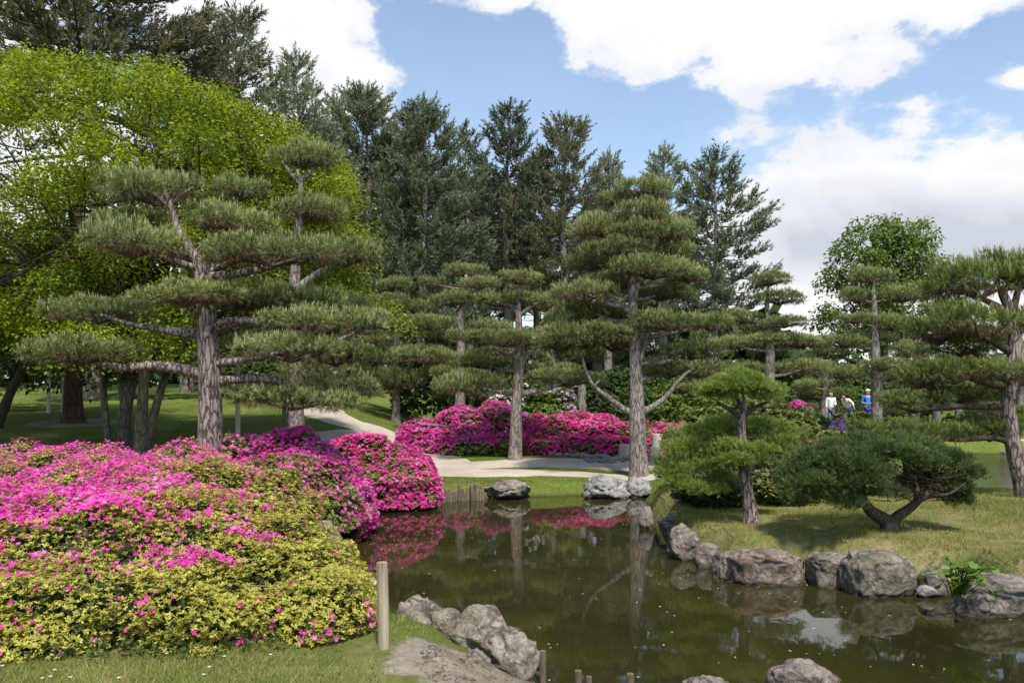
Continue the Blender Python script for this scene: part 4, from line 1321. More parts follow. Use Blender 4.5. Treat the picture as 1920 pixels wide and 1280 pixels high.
# ------------------------------------------------------------------ broad-leaved trees
def spray_crown(bag, C, rad, n_each, leaf, width, seed, flat=0.4, droop=0.35, tint0=0.5, tsd=0.16, tvar=0.07):
    rg = np.random.default_rng(seed)
    for c, r in zip(C, rad):
        n = int(n_each * r * r)
        a = rg.random(n) * 2 * math.pi
        q = np.sqrt(rg.random(n))
        rim = rg.uniform(0.75, 1.1) * (1 + 0.3 * np.sin(a * 3 + rg.random() * 6) + 0.18 * np.sin(a * 7 + rg.random() * 6))
        x, y = np.cos(a) * q * r * rim, np.sin(a) * q * r * rim
        z = (1 - q ** 2) * r * flat - droop * r * q ** 3 - (rg.random(n) ** 2) * r * 0.35
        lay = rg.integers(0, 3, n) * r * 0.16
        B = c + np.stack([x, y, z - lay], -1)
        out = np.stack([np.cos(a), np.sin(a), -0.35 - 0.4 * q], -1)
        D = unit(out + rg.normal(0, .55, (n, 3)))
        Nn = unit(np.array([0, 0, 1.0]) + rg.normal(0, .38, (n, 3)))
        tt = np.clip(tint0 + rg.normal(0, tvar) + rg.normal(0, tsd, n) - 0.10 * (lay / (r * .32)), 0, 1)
        V, Fq = leaves(B, D, Nn, rg.uniform(.8, 1.2, n) * leaf, rg.uniform(.8, 1.2, n) * width)
        bag.add((V, Fq), 0, np.repeat(tt, 4))


def build_maple():
    d = 18.0
    gx = (250 - 960) * d / F
    base = np.array([gx, d, ground_at(gx, d)])
    root = thing('maple_tree', 'wide maple with bright yellow-green layered foliage and several slanting stems', 'maple tree', base)
    stems = [[(212, 860, 13), (200, 800, 13), (194, 730, 12), (197, 660, 10), (170, 560, 8), (120, 440, 5)],
             [(226, 860, 26), (232, 790, 24), (245, 720, 22), (262, 650, 18), (280, 540, 13), (300, 400, 9), (330, 260, 5)],
             [(262, 862, 22), (266, 780, 20), (272, 700, 17), (290, 610, 13), (360, 480, 9), (430, 330, 5)],
             [(276, 862, 20), (286, 790, 17), (302, 730, 15), (322, 680, 13), (380, 590, 10), (480, 480, 7), (580, 390, 4)],
             [(240, 862, 20), (238, 800, 18), (228, 720, 16), (210, 600, 12), (200, 420, 8), (150, 240, 5)]]
    for i, s in enumerate(stems):
        pts = []
        for j, (x, y, w) in enumerate(s):
            p = P(x, y, d + (0, .4, -.5, .2, 1.0)[i] + j * (.25, .1, -.15, .1, .3)[i])
            pts.append((*p, w * d / F / 2))
        link('stem', trunk_mesh('stem', pts, 'bark_smooth', 10, 30, 0.04, base, True, i), root)
    rg = np.random.default_rng(42)
    C, rad = [], []
    edge = spline([(-260, 60), (0, 100), (60, 92), (130, 100), (200, 108), (300, 125), (400, 165), (480, 195), (545, 235), (600, 300), (640, 370), (665, 430), (650, 500), (620, 560)], 60)
    # outer sprays along the silhouette, then the front face and the inside
    for k in range(0, 60):
        x, y = edge[k]
        C.append(P(x - rg.uniform(0, 25), y + rg.uniform(5, 40), d + rg.uniform(-1.8 if x < 420 else .2, 2.4)))
        rad.append(rg.uniform(.4, .8))
    cen = []
    tries = 0
    while len(cen) < 84 and tries < 9000:
        tries += 1
        x, y = rg.uniform(-260, 660), rg.uniform(110, 650)
        ymin = np.interp(x, edge[:45, 0], edge[:45, 1]) + 30
        ylow = np.interp(x, [-260, 0, 200, 330, 420, 520, 600, 660], [700, 690, 665, 650, 620, 600, 590, 530])
        if y < ymin or y > ylow:
            continue
        if (x + 10) ** 2 / 160 ** 2 + (y - 275) ** 2 / 55 ** 2 < 1:
            continue
        u = (x - 200) / 480
        bulge = 3.4 * math.sqrt(max(0.05, 1 - min(1, u * u)))
        back = rg.random() < .35
        c = P(x, y, d + (rg.uniform(.2, 2.8) if back else -bulge * rg.uniform(.55, 1)))
        if x > 420 and c[1] < 17.7:
            c = P(x, y, rg.uniform(17.7, 19.0))       # the slim pine stands in front of this side
        if any(np.linalg.norm((c - e) * np.array([1, .7, 1.5])) < 1.14 for e in cen):
            continue
        cen.append(c)
    tries = 0
    n0 = len(cen)
    while len(cen) < n0 + 34 and tries < 6000:      # the right shoulder, behind the slim pine
        tries += 1
        x, y = rg.uniform(400, 690), rg.uniform(180, 600)
        if y < np.interp(x, edge[:, 0], edge[:, 1]) + 25 or (x > 640 and y < 400):
            continue
        c = P(x, y, rg.uniform(17.8, 21.0))
        if any(np.linalg.norm((c - e) * np.array([1, .7, 1.3])) < .95 for e in cen):
            continue
        cen.append(c)
    tries = 0
    n0 = len(cen)
    while len(cen) < n0 + 22 and tries < 6000:      # fuller lower left flank
        tries += 1
        x, y = rg.uniform(-200, 330), rg.uniform(300, 640)
        if (x + 10) ** 2 / 170 ** 2 + (y - 275) ** 2 / 60 ** 2 < 1:
            continue
        c = P(x, y, rg.uniform(15.5, 20.0))
        if any(np.linalg.norm((c - e) * np.array([1, .7, 1.3])) < .9 for e in cen):
            continue
        cen.append(c)
    for c in cen:                          # a bough: a few overlapping tiers that hang outwards
        for k in range(6):
            a = rg.random() * 6.28
            q = 0 if k == 0 else rg.uniform(.35, .8)
            C.append(c + np.array([math.cos(a) * q, math.sin(a) * q * .9, .22 - .38 * q + rg.normal(0, .07)]))
            rad.append(rg.uniform(.34, .62))
    bag = Bag()
    spray_crown(bag, C, rad, 920, 0.076, 0.054, 43, flat=.6, droop=.6, tsd=.17, tvar=.13)
    link('crown', bag.mesh('crown', [MT['maple']], False, base), root, kind='stuff')
    tw = Bag()
    heads = [spline([P(x, y, d) for x, y, w in s], 20) for s in stems]
    for c, r in list(zip(C, rad))[::5]:
        h = heads[int(rg.integers(0, len(heads)))]
        a = h[int(rg.integers(8, 19))]
        m = (a + c) / 2 + rg.normal(0, .25, 3)
        tw.add(tube(spline([a, m, c], 8), np.linspace(.045, .012, 8), 5, cap=False))
    link('branches', tw.mesh('branches', [MT['bark_dark']], True, base), root, kind='stuff')


build_maple()


def leafy_tree():
    d = 52.0
    gx = (1655 - 960) * d / F
    base = np.array([gx, d, ground_at(gx, d)])
    root = thing('leafy_tree', 'round-headed broad-leaved tree standing alone against the grey cloud', 'tree', base)
    link('trunk', trunk_mesh('trunk', [(gx, d, base[2], .45), (gx, d, 5.5, .32), (gx + .2, d, 9, .18), (gx + .1, d, 12, .05)], 'bark_smooth', 12, 24, .05, base, True, 3), root)
    rg = np.random.default_rng(8)
    C, rad, lim = [], [], Bag()
    for k in range(150):
        y = rg.uniform(408, 640)
        hw = np.interp(y, [405, 425, 460, 500, 560, 640], [40, 75, 95, 108, 112, 105])
        cx = np.interp(y, [405, 480, 560, 640], [1672, 1665, 1645, 1640])
        x = cx + hw * rg.uniform(-.95, .95)
        C.append(P(x, y, d + rg.uniform(-1, 1) * hw * d / F * 0.7))
        rad.append(rg.uniform(.7, 1.15))
        if k % 3 == 0:
            a = np.array([gx, d, rg.uniform(4.5, 9.5)])
            lim.add(tube(spline([a, (a + C[-1]) / 2 + np.array([0, 0, -.3]), C[-1]], 7), np.linspace(.1, .02, 7), 5, cap=False))
    bag = Bag()
    spray_crown(bag, C, rad, 170, .26, .15, 9, flat=.45, droop=.55)
    link('crown', bag.mesh('crown', [MT['round_tree']], False, base), root, kind='stuff')
    link('branches', lim.mesh('branches', [MT['bark_smooth']], True, base), root, kind='stuff')


leafy_tree()


def bare_stem(pts, d, label, bark, name='tree', cat='tree', group=None, shadecrown=None):
    x, y = at_ground(pts[0][0], pts[0][1]) if d is None else ((pts[0][0] - 960) * d / F, d)
    d = y
    base = np.array([x, y, ground_at(x, y)])
    root = thing(name, label, cat, base, group)
    rows = []
    for j, (a, b, w) in enumerate(pts):
        p = P(a, b, d)
        if j == 0:
            p[2] = base[2] - .05
        rows.append((*p, w * d / F / 2))
    link('trunk', trunk_mesh('trunk', rows, bark, 14, 34, .05, base, True, int(abs(pts[0][0]))), root)
    if shadecrown:
        rg = np.random.default_rng(int(pts[0][0]) + 900)
        C, rad = [], []
        for k in range(shadecrown[4]):
            C.append(P(shadecrown[0] + rg.normal(0, shadecrown[2] * .5), shadecrown[1] + rg.normal(0, shadecrown[3] * .5), d + rg.uniform(-2, 2)))
            rad.append(rg.uniform(.8, 1.3))
        bag = Bag()
        spray_crown(bag, C, rad, 130, .2, .12, 5, flat=.5)
        link('crown', bag.mesh('crown', [MT['dark_leaf']], False, base), root, kind='stuff')
    return root


bare_stem([(137, 792, 40), (137, 740, 33), (139, 690, 31), (141, 600, 28), (142, 480, 22), (150, 330, 12)], None, 'thick red-brown trunk standing on the shaded lawn under the maple', 'bark_red', 'redwood_tree', 'tree', shadecrown=(90, 520, 180, 130, 60))
bare_stem([(-10, 790, 22), (18, 740, 16), (42, 690, 13), (70, 600, 9), (80, 500, 6)], 21.5, 'dark slanting tree at the left edge of the shaded lawn', 'bark_dark', 'shade_tree', 'tree', shadecrown=(0, 560, 140, 90, 40))


# ------------------------------------------------------------------ azaleas and shrubs
def lump_surface(lumps, n, rg, down=-0.35):
    """points on the outside of a union of ellipsoids (rows cx cy cz rx ry rz)"""
    L = np.asarray(lumps, float)
    area = (L[:, 3] * L[:, 4] + L[:, 3] * L[:, 5] + L[:, 4] * L[:, 5])
    area = area / np.hypot(L[:, 0], L[:, 1]) ** 1.7      # nearer lumps are seen larger: more leaves on them
    k = rg.choice(len(L), int(n * 1.7), p=area / area.sum())
    nn = unit(rg.normal(size=(len(k), 3)))
    nn = nn[nn[:, 2] > down] if False else nn
    Q = L[k, :3] + nn * L[k, 3:]
    N3 = unit(nn / L[k, 3:])
    keep = N3[:, 2] > down
    for j in range(len(L)):
        e = (((Q - L[j, :3]) / L[j, 3:]) ** 2).sum(1)
        keep &= (e > 0.93) | (k == j)
    g = height(Q[:, 0], Q[:, 1])
    keep &= Q[:, 2] > np.maximum(g, 0.0) + 0.02
    return Q[keep], N3[keep]


def rdirn(rg, n):
    return unit(rg.normal(size=(n, 3)))


def azalea(label, lumps, nl, nf, leaf, flower, bloom, seed, group='azalea bushes in bloom', lmat='azalea_leaf', pmat='petal', rough=0.10, tier=0.10, gap=0.0, twigs=90, name='azalea_bush', cat='azalea bush', petals=5):
    """a clipped mound: leaf whorls and blossoms over a lumpy shell; bloom(Q, N) gives the share of blossoms"""
    rg = np.random.default_rng(seed)
    L = np.asarray(lumps, float)
    base = np.array([L[:, 0].mean(), L[:, 1].mean(), 0.0])
    base[2] = max(0.0, ground_at(base[0], base[1]))
    root = thing(name, label, cat, base, group)

    def shell(n):
        Q, Nn = lump_surface(L, n, rg)
        face = (-Q[:, 0] * Nn[:, 0] - Q[:, 1] * Nn[:, 1] + (EYE - Q[:, 2]) * Nn[:, 2]) / np.linalg.norm(Q - np.array([0, 0, EYE]), axis=1)
        kp = rg.random(len(Q)) < np.where(face > -0.05, 1.0, 0.3)
        Q, Nn = Q[kp], Nn[kp]
        dn = rough * fbm(Q * 1.7, 3, seed) + tier * fbm(Q * np.array([1.6, 1.6, 6.0]) + 3, 3, seed + 1)
        gp = fbm(Q * np.array([2.2, 2.2, 3.6]) + 8, 3, seed + 2)
        Q = Q + Nn * dn[:, None]
        if gap:
            kp = ~((gp < -0.55 + gap * 0.3) & (rg.random(len(Q)) < gap))
            Q, Nn = Q[kp], Nn[kp]
        return Q, Nn
    # leaves
    Q, Nn = shell(nl)
    n = len(Q)
    dep = rg.random(n) ** 1.6 * 0.16
    Q = Q - Nn * dep[:, None]
    ax = unit(Nn * 0.6 + np.array([0, 0, .75]) + rg.normal(0, .3, (n, 3)))
    per = 5
    X = np.repeat(ax, per, 0)
    ph = np.repeat(rg.random(n) * 6.28, per) + np.tile(np.arange(per) * 2 * math.pi / per, n) + rg.normal(0, .25, n * per)
    r1 = unit(np.cross(X, np.array([0.31, 0.77, 0.2])))
    r2 = np.cross(X, r1)
    D = unit(r1 * np.cos(ph)[:, None] + r2 * np.sin(ph)[:, None] + X * rg.uniform(.15, .75, n * per)[:, None])
    tt = np.repeat(np.clip(rg.normal(.5, .15, n), 0, 1), per) + rg.normal(0, .06, n * per)
    V, Fq = leaves(np.repeat(Q, per, 0), D, X, leaf * rg.uniform(.75, 1.25, n * per), leaf * .46 * rg.uniform(.8, 1.2, n * per), .1)
    me = mesh_np('foliage', V - base, Fq, [MT[lmat]], None, np.repeat(np.clip(tt, 0, 1), 4))
    link('foliage', me, root, kind='stuff')
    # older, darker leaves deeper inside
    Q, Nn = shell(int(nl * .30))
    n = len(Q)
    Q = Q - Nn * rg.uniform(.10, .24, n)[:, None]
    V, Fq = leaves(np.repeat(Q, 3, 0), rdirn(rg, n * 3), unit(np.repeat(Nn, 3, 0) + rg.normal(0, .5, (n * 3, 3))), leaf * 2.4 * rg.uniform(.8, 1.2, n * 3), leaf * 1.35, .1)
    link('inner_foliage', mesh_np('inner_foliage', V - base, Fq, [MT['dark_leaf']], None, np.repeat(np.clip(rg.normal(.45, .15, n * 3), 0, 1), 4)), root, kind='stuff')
    # blossoms
    Q, Nn = shell(nf)
    pb = np.clip(bloom(Q, Nn), 0, 1)
    kp = rg.random(len(Q)) < pb
    Q, Nn = Q[kp], Nn[kp]
    n = len(Q)
    if n:
        Q = Q + Nn * rg.uniform(-.02, .03, n)[:, None]
        ax = unit(Nn * .8 + np.array([0, -.15, .5]) + rg.normal(0, .38, (n, 3)))
        per = petals
        X = np.repeat(ax, per, 0)
        ph = np.repeat(rg.random(n) * 6.28, per) + np.tile(np.arange(per) * 2 * math.pi / per, n)
        r1 = unit(np.cross(X, np.array([0.31, 0.77, 0.2])))
        r2 = np.cross(X, r1)
        D = unit(r1 * np.cos(ph)[:, None] + r2 * np.sin(ph)[:, None] + X * rg.uniform(.25, .6, n * per)[:, None])
        cl = fbm(Q * 2.4 + 4, 3, seed + 5)
        tt = np.repeat(np.clip(.48 + .24 * cl + rg.normal(0, .18, n), 0, 1), per) + rg.normal(0, .04, n * per)
        V, Fq = leaves(np.repeat(Q, per, 0), D, X, flower * rg.uniform(.75, 1.25, n * per), flower * .62, .08)
        me = mesh_np('blossoms', V - base, Fq, [MT[pmat]], None, np.repeat(np.clip(tt, 0, 1), 4))
        link('blossoms', me, root, kind='stuff')
    # twigs fanning out from the ground inside the mound
    if twigs:
        tw = Bag()
        Q, Nn = lump_surface(L, twigs * 2, rg)
        for q, m in list(zip(Q, Nn))[:twigs]:
            e = q + m * rg.uniform(-.08, .03)
            s = np.array([q[0] + rg.normal(0, .15) - m[0] * .8, q[1] + rg.normal(0, .15) - m[1] * .8, 0])
            s[2] = ground_at(s[0], s[1]) + .05
            tw.add(tube(spline([s, (s + e) / 2 + rg.normal(0, .07, 3), e], 7), np.linspace(.014, .004, 7), 4, cap=False))
        link('twigs', tw.mesh('twigs', [MT['twig']], True, base), root, kind='stuff')
    return root


def blobs_field(Q, rows):
    """rows px, py, distance, radius m, weight"""
    r = np.zeros(len(Q))
    for x, y, d, rad, w in rows:
        c = P(x, y, d)
        r = np.maximum(r, w * np.clip(1.25 - np.linalg.norm(Q - c, axis=1) / rad, 0, 1))
    return r


LA = [(-1.95, 6.35, .45, .88, 1.0, .62), (-2.7, 6.5, .45, 1.1, 1.2, .80), (-3.6, 6.7, .45, 1.2, 1.4, .88), (-4.9, 7.0, .45, 1.2, 1.5, .76),
      (-2.55, 7.7, .45, .85, 1.2, .86), (-3.4, 8.1, .45, 1.2, 1.5, .93), (-4.5, 8.4, .45, 1.4, 1.6, .95), (-5.9, 8.6, .45, 1.4, 1.7, .93), (-3.9, 9.6, .45, 1.1, 1.3, .98), (-5.2, 9.9, .45, 1.4, 1.5, .98), (-6.6, 10.0, .45, 1.4, 1.5, .9),
      (-1.5, 5.85, .38, .50, .6, .46), (-2.2, 5.55, .42, .75, .58, .52), (-3.1, 5.5, .42, .85, .6, .56), (-4.1, 5.6, .44, 1.0, .7, .58), (-5.2, 5.9, .44, 1.0, .8, .58)]


def bloomA(Q, Nn):
    n1 = fbm(Q * np.array([1.2, 1.2, 2.2]) + 2, 4, 61)
    top = sst(1.00, 1.24, Q[:, 2] + 0.13 * n1 - .04 * (Q[:, 0] + 3.0) + 0.07 * (Q[:, 1] - 7))
    yl = blobs_field(Q, [(470, 890, 7.9, .75, 1.2), (560, 900, 7.6, .6, 1.2), (400, 900, 7.4, .55, .9), (600, 960, 7.0, .6, 1.0), (340, 880, 8.0, .45, .6)])
    top = top * (1 - np.clip(yl, 0, .95))
    cl = blobs_field(Q, [(250, 985, 6.0, .34, .7), (330, 1000, 6.0, .28, .6), (470, 990, 6.2, .28, .5), (250, 1055, 5.6, .24, .95), (370, 1060, 5.6, .18, .6), (120, 990, 6.0, .6, .5), (390, 1050, 5.6, .15, .8), (450, 1000, 6.2, .22, .8), (655, 1160, 5.6, .14, .8),
                         (345, 1095, 5.4, .12, .6), (40, 1020, 5.8, .3, .5)])
    sc = 0.016 + 0.035 * (n1 > .4)
    trs = .20 + 1.1 * sst(-.15, .40, fbm(Q * 5.5 + 3, 2, 66))          # blossoms stand in trusses
    return np.clip((top * (.80 + .30 * n1) + cl * .85 + sc) * trs, 0, .92)


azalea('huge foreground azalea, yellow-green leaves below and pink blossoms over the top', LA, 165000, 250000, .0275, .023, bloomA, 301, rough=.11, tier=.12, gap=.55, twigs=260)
azalea('mound of deep magenta blossoms at the right foot of the thick left pine trunk',
       [(-4.1, 12.0, .45, 1.0, .9, .98), (-3.5, 12.3, .45, 1.0, 1.0, 1.12), (-2.95, 11.6, .4, .75, .9, .75), (-2.55, 11.2, .35, .5, .7, .45), (-2.6, 12.0, .35, .55, .8, .62), (-3.3, 10.9, .42, .8, .9, .80), (-4.6, 11.0, .45, .9, .9, .82)],
       26000, 26000, .05, .036, lambda Q, n: .20 + .75 * sst(-.4, .45, fbm(Q * 1.1 + 1, 3, 5) + .55 * (Q[:, 1] - 11.6)), 302, lmat='azalea_leaf_green', rough=.09, tier=.07, gap=.4)
azalea('round magenta azalea with leafy patches overhanging the staked bank',
       [(-2.75, 14.9, .4, .8, .75, .9), (-2.1, 14.8, .38, .75, .7, .72), (-3.2, 15.2, .4, .55, .7, .88), (-1.75, 14.6, .25, .5, .5, .48), (-2.4, 14.35, .25, .7, .45, .5)],
       15000, 17000, .055, .04, lambda Q, n: .30 + .6 * sst(-.25, .35, fbm(Q * 1.5 + 7, 3, 9)) , 303, lmat='azalea_leaf_green', pmat='petal_deep', rough=.09, tier=.08, gap=.4)
azalea('long magenta azalea bank on the far lawn, left part with yellow-green foot',
       [(-2.4, 22.4, .4, .95, .9, .92), (-1.4, 22.6, .4, 1.0, 1.0, 1.34), (-.5, 22.6, .4, 1.1, 1.0, 1.38), (.2, 22.3, .4, .8, .9, 1.15), (-1.4, 21.7, .35, 1.1, .6, .65), (-.3, 21.6, .35, .8, .6, .6)],
       13000, 15000, .075, .055, lambda Q, n: (.35 + .6 * sst(-.3, .3, fbm(Q * .9 + 3, 3, 15))) * sst(.62, .85, Q[:, 2] + .12 * fbm(Q * 1.5, 2, 3) + .22 * sst(-.9, -1.9, Q[:, 0])), 304, lmat='azalea_leaf_green', pmat='petal', rough=.1, tier=.06)
azalea('long pink azalea bank on the far lawn, right part behind the forked pine trunk',
       [(.7, 22.2, .4, .9, .9, 1.08), (1.6, 22.0, .4, 1.0, .9, 1.15), (2.5, 21.7, .4, 1.0, .9, 1.08), (3.3, 21.5, .4, .9, .9, .92), (4.1, 21.6, .4, .75, .9, .85), (4.6, 22.0, .5, .6, .8, .75), (1.4, 21.2, .35, .9, .55, .6), (2.5, 20.95, .35, .9, .5, .6), (3.2, 20.9, .35, .6, .5, .55)],
       16000, 19000, .075, .055, lambda Q, n: .30 + .62 * sst(-.35, .3, fbm(Q * 1.0 + 11, 3, 16) + .12 * (Q[:, 0] - 1.8)), 305, lmat='azalea_leaf_green', pmat='petal_deep', rough=.1, tier=.06, twigs=60)


def shrub(label, px, ytop, half, d, mat, seed, dep=0.9, flowers=None, share=0.0, leaf=.10, n=4200, name='shrub', cat='shrub', group='shrubs behind the garden', hz=None):
    gx = (px - 960) * d / F
    g = ground_at(gx, d)
    H = EYE - (ytop - HZ) * d / F - g
    w = half * d / F
    rg = np.random.default_rng(seed)
    L = [(gx, d, g + H * .45, w * .8, w * .8 * dep, H * .55)]
    for k in range(6):
        a = rg.random() * 6.28
        L.append((gx + math.cos(a) * w * .55, d + math.sin(a) * w * .5 * dep, g + H * rg.uniform(.25, .6), w * rg.uniform(.35, .5), w * rg.uniform(.35, .5) * dep, H * rg.uniform(.28, .42)))
    nf = int(n * 1.2) if flowers else 0
    return azalea(label, L, n, max(nf, 10), leaf, leaf * .8, (lambda Q, q: share * sst(-.2, .4, fbm(Q * 1.1, 2, seed))) if flowers else (lambda Q, q: np.zeros(len(Q))), seed, group, mat, flowers or 'petal', .12 * min(1, w), .1 * min(1, w), 0.3, 0, name, cat)


GS = 'shrubs behind the garden'
for row in [
        ('dark rhododendron at the far left behind the slanting tree', 20, 640, 120, 27, 'dark_leaf', 401),
        ('dark rhododendron behind the thick red-brown trunk', 175, 630, 130, 31, 'dark_leaf', 402),
        ('dark shrub behind the maple stems', 330, 640, 120, 32, 'dark_leaf', 403),
        ('dark shrub behind the thick left pine trunk', 470, 650, 100, 33, 'dark_leaf', 404),
        ('dark shrub at the top of the winding path', 640, 660, 90, 36, 'dark_leaf', 405),
        ('dark shrub right of the small tiered pine', 815, 650, 85, 30, 'dark_leaf', 406),
        ('dark shrub behind the left end of the azalea bank', 905, 700, 70, 28, 'dark_leaf', 407),
        ('dark tall shrub behind the dome-topped pine', 1150, 690, 85, 29, 'dark_leaf', 410),
        ('clipped bright green hedge behind the bare forked limb', 1262, 722, 60, 30, 'light_leaf', 411),
        ('yellow-green shrub beside the low stone wall', 1318, 730, 60, 28, 'light_leaf', 412),
        ('dark shrub behind the slim stepped pine', 1420, 720, 90, 36, 'dark_leaf', 413),
        ('green shrub at the back behind the visitors', 1580, 690, 110, 48, 'broad', 414),
        ('green shrub at the back right of the visitors', 1720, 700, 110, 47, 'dark_leaf', 415),
        ('dark shrub far back at the right edge', 1880, 690, 120, 44, 'dark_leaf', 416),
        ('olive rounded shrub between the fresh island pine and the stepped pine', 1440, 758, 112, 17.5, 'olive_leaf', 417),
        ('olive round shrub filling the space left of the fresh green island pine trunk', 1312, 806, 72, 14.6, 'olive_leaf', 431),
        ('dark low shrub under the left boughs of the fresh green island pine', 1335, 890, 66, 11.9, 'dark_leaf', 432),
        ('dark low shrub between the fresh green island pine trunk and the spreading dwarf pine', 1446, 884, 58, 12.2, 'olive_leaf', 433),
        ('wide green shrub beyond the gravel path behind the grey post', 1790, 728, 90, 40, 'broad', 436),
        ('dark round shrub beyond the gravel path at the right edge', 1905, 738, 80, 38, 'dark_leaf', 437),
        ('olive shrub beyond the gravel path right of the visitors', 1692, 745, 50, 43, 'olive_leaf', 438),
        ('mid green low shrub on the far shore left of the grey post', 1705, 798, 60, 30, 'broad', 434),
        ('dark low shrub on the far shore right of the grey post', 1830, 800, 60, 29.6, 'dark_leaf', 435),
        ('olive shrub with reddish shoots behind the spreading dwarf pine', 1560, 806, 70, 14.8, 'olive_leaf', 418),
        ('light green shrub in front of the visitors', 1505, 775, 55, 27, 'light_leaf', 419),
        ('yellow-green low shrub hiding the legs of the stooping visitor', 1612, 772, 48, 36, 'olive_leaf', 420),
        ('dark low shrub right of the purple rhododendron', 1690, 800, 70, 25, 'dark_leaf', 421),
        ('olive low shrub on the far shore beside the grey post', 1760, 792, 60, 33, 'olive_leaf', 425),
        ('light green low shrub on the far shore behind the big right pine trunk', 1870, 796, 70, 34, 'light_leaf', 426),
        ('dark green low shrub by the gravel path beyond the ruffled pond', 1820, 782, 50, 44, 'broad', 427),
        ('dense dark shrub between the azalea bank and the stepped pine', 1370, 705, 70, 33, 'broad', 428),
        ('dense green shrub behind the forked pine', 1230, 680, 80, 36, 'broad', 429)]:
    shrub(*row)
shrub('tall white-flowering shrub behind the slender middle pine', 985, 655, 55, 27, 'dark_leaf', 408, flowers='white_petal', share=.55, leaf=.10)
shrub('light green shrub with a few purple flowers behind the azalea bank', 1035, 712, 60, 26, 'light_leaf', 409, flowers='purple_petal', share=.12)
shrub('low pink and red azalea left of the visitors', 1497, 752, 28, 34, 'olive_leaf', 422, flowers='petal', share=.9, leaf=.09, n=1800, name='azalea_bush', cat='azalea bush', group='azalea bushes in bloom')
shrub('purple rhododendron below the visitor in blue jeans', 1580, 786, 24, 26, 'broad', 423, flowers='purple_petal', share=.9, leaf=.10, n=1100, name='rhododendron', cat='rhododendron')
shrub('low white-flowering shrub behind the azalea bank left of the slender pine', 940, 728, 34, 25, 'dark_leaf', 424, flowers='white_petal', share=.35, leaf=.09, n=1800)


# a far belt of trees that closes the view at the horizon
def tree_belt():
    rg = np.random.default_rng(99)
    C, rad = [], []
    for k in range(620):
        x = rg.uniform(-75, 85)
        y = rg.uniform(60, 78)
        top = 6.5 + 2.5 * math.sin(x * .13) + (1.5 if x < -8 else 0)
        C.append((x, y, rg.uniform(.8, top) + (2 if x < -5 else 0)))
        rad.append(rg.uniform(1.1, 1.9))
    bag = Bag()
    spray_crown(bag, np.array(C), rad, 24, 1.25, .85, 98, flat=.7)
    link('distant_woods', bag.mesh('distant_woods', [MT['dark_leaf']]), kind='stuff')


tree_belt()

# ------------------------------------------------------------------ posts, stakes, edging, wall
def post(px, ytop, ybase, wpx, mat, label, name, cat, group=None, zb=None, d=None, lean=(0, 0), rough=.03, sides=16, dome=False):
    if d is None:
        x, y = at_ground(px, ybase) if zb is None else W0(px, ybase, zb)
    else:
        x, y = (px - 960) * d / F, d
    g = ground_at(x, y) if zb is None else zb
    top = EYE - (ytop - HZ) * y / F
    r = wpx * y / F / 2
    h = top - g
    pts = [(0, 0, -.25), (0, 0, 0), (lean[0] * .5, lean[1] * .5, h * .5), (lean[0], lean[1], h - .012), (lean[0], lean[1], h)]
    c = spline([(*p, q) for p, q in zip(pts, (r * 1.03, r * 1.02, r, r * .97, r * .86))], 26)
    b = Bag()
    V, Fq = tube(c[:, :3], c[:, 3], sides, rough, int(px))
    if not dome:
        V[-1, 2] = h - .004
    if name == 'wooden_post':                       # drying cracks run down the wood and notch the top
        gr = np.random.default_rng(2)
        k = 1 - .10 * (gr.random(sides) < .3) - .03 * gr.random(sides)
        nr_ = len(c)
        V[:nr_ * sides, :2] = c[:, None, :2].repeat(sides, 1).reshape(-1, 2) + (V[:nr_ * sides, :2] - c[:, None, :2].repeat(sides, 1).reshape(-1, 2)) * np.tile(k, nr_)[:, None]
        V[(nr_ - 2) * sides:nr_ * sides, 2] += np.tile(gr.uniform(-.012, .006, sides), 2)
    b.add((V, Fq))
    o = link(name, b.mesh(name, [MT[mat]], False), None, (x, y, g))
    m = o.modifiers.new('smooth', 'EDGE_SPLIT')
    m.split_angle = math.radians(50)
    o.data.polygons.foreach_set('use_smooth', np.ones(len(o.data.polygons), bool))
    return tag(o, label, cat, group)


post(720, 1057, 1216, 24, 'post', 'squat weathered wooden post on the near shore beside the big azalea', 'wooden_post', 'post', lean=(-.014, .004), rough=.07, sides=22)
post(1018, 1221, 1330, 13, 'stake', 'tallest mossy stake standing in the water right of the craggy boulder', 'water_stake', 'stake', 'stakes in the near water', zb=-.2, d=5.75, rough=.12, dome=True)
post(1084, 1257, 1340, 13, 'stake', 'short dark stake at the bottom edge, left of a shorter one', 'water_stake', 'stake', 'stakes in the near water', zb=-.2, d=5.65, rough=.12, dome=True)
post(1104, 1268, 1340, 11, 'stake', 'very short stake leaning beside the dark stake at the bottom edge', 'water_stake', 'stake', 'stakes in the near water', zb=-.2, d=5.62, rough=.12, dome=True)
post(1182, 1263, 1340, 14, 'stake', 'lone round-topped stake at the bottom edge left of the low tan stone', 'water_stake', 'stake', 'stakes in the near water', zb=-.2, d=5.6, rough=.12, dome=True)
GB = 'pale log bollards by the far path'
post(1171, 833, 858, 23, 'log', 'short pale log bollard left of the forked pine trunk', 'log_bollard', 'bollard', GB, d=20.3)
post(1229, 838, 864, 25, 'log', 'short pale log bollard right of the forked pine trunk, in front of a taller one', 'log_bollard', 'bollard', GB, d=19.6)
post(1231, 814, 850, 19, 'log', 'taller pale log bollard right of the forked pine trunk', 'log_bollard', 'bollard', GB, d=20.4)
GV = 'props under the pine boughs'
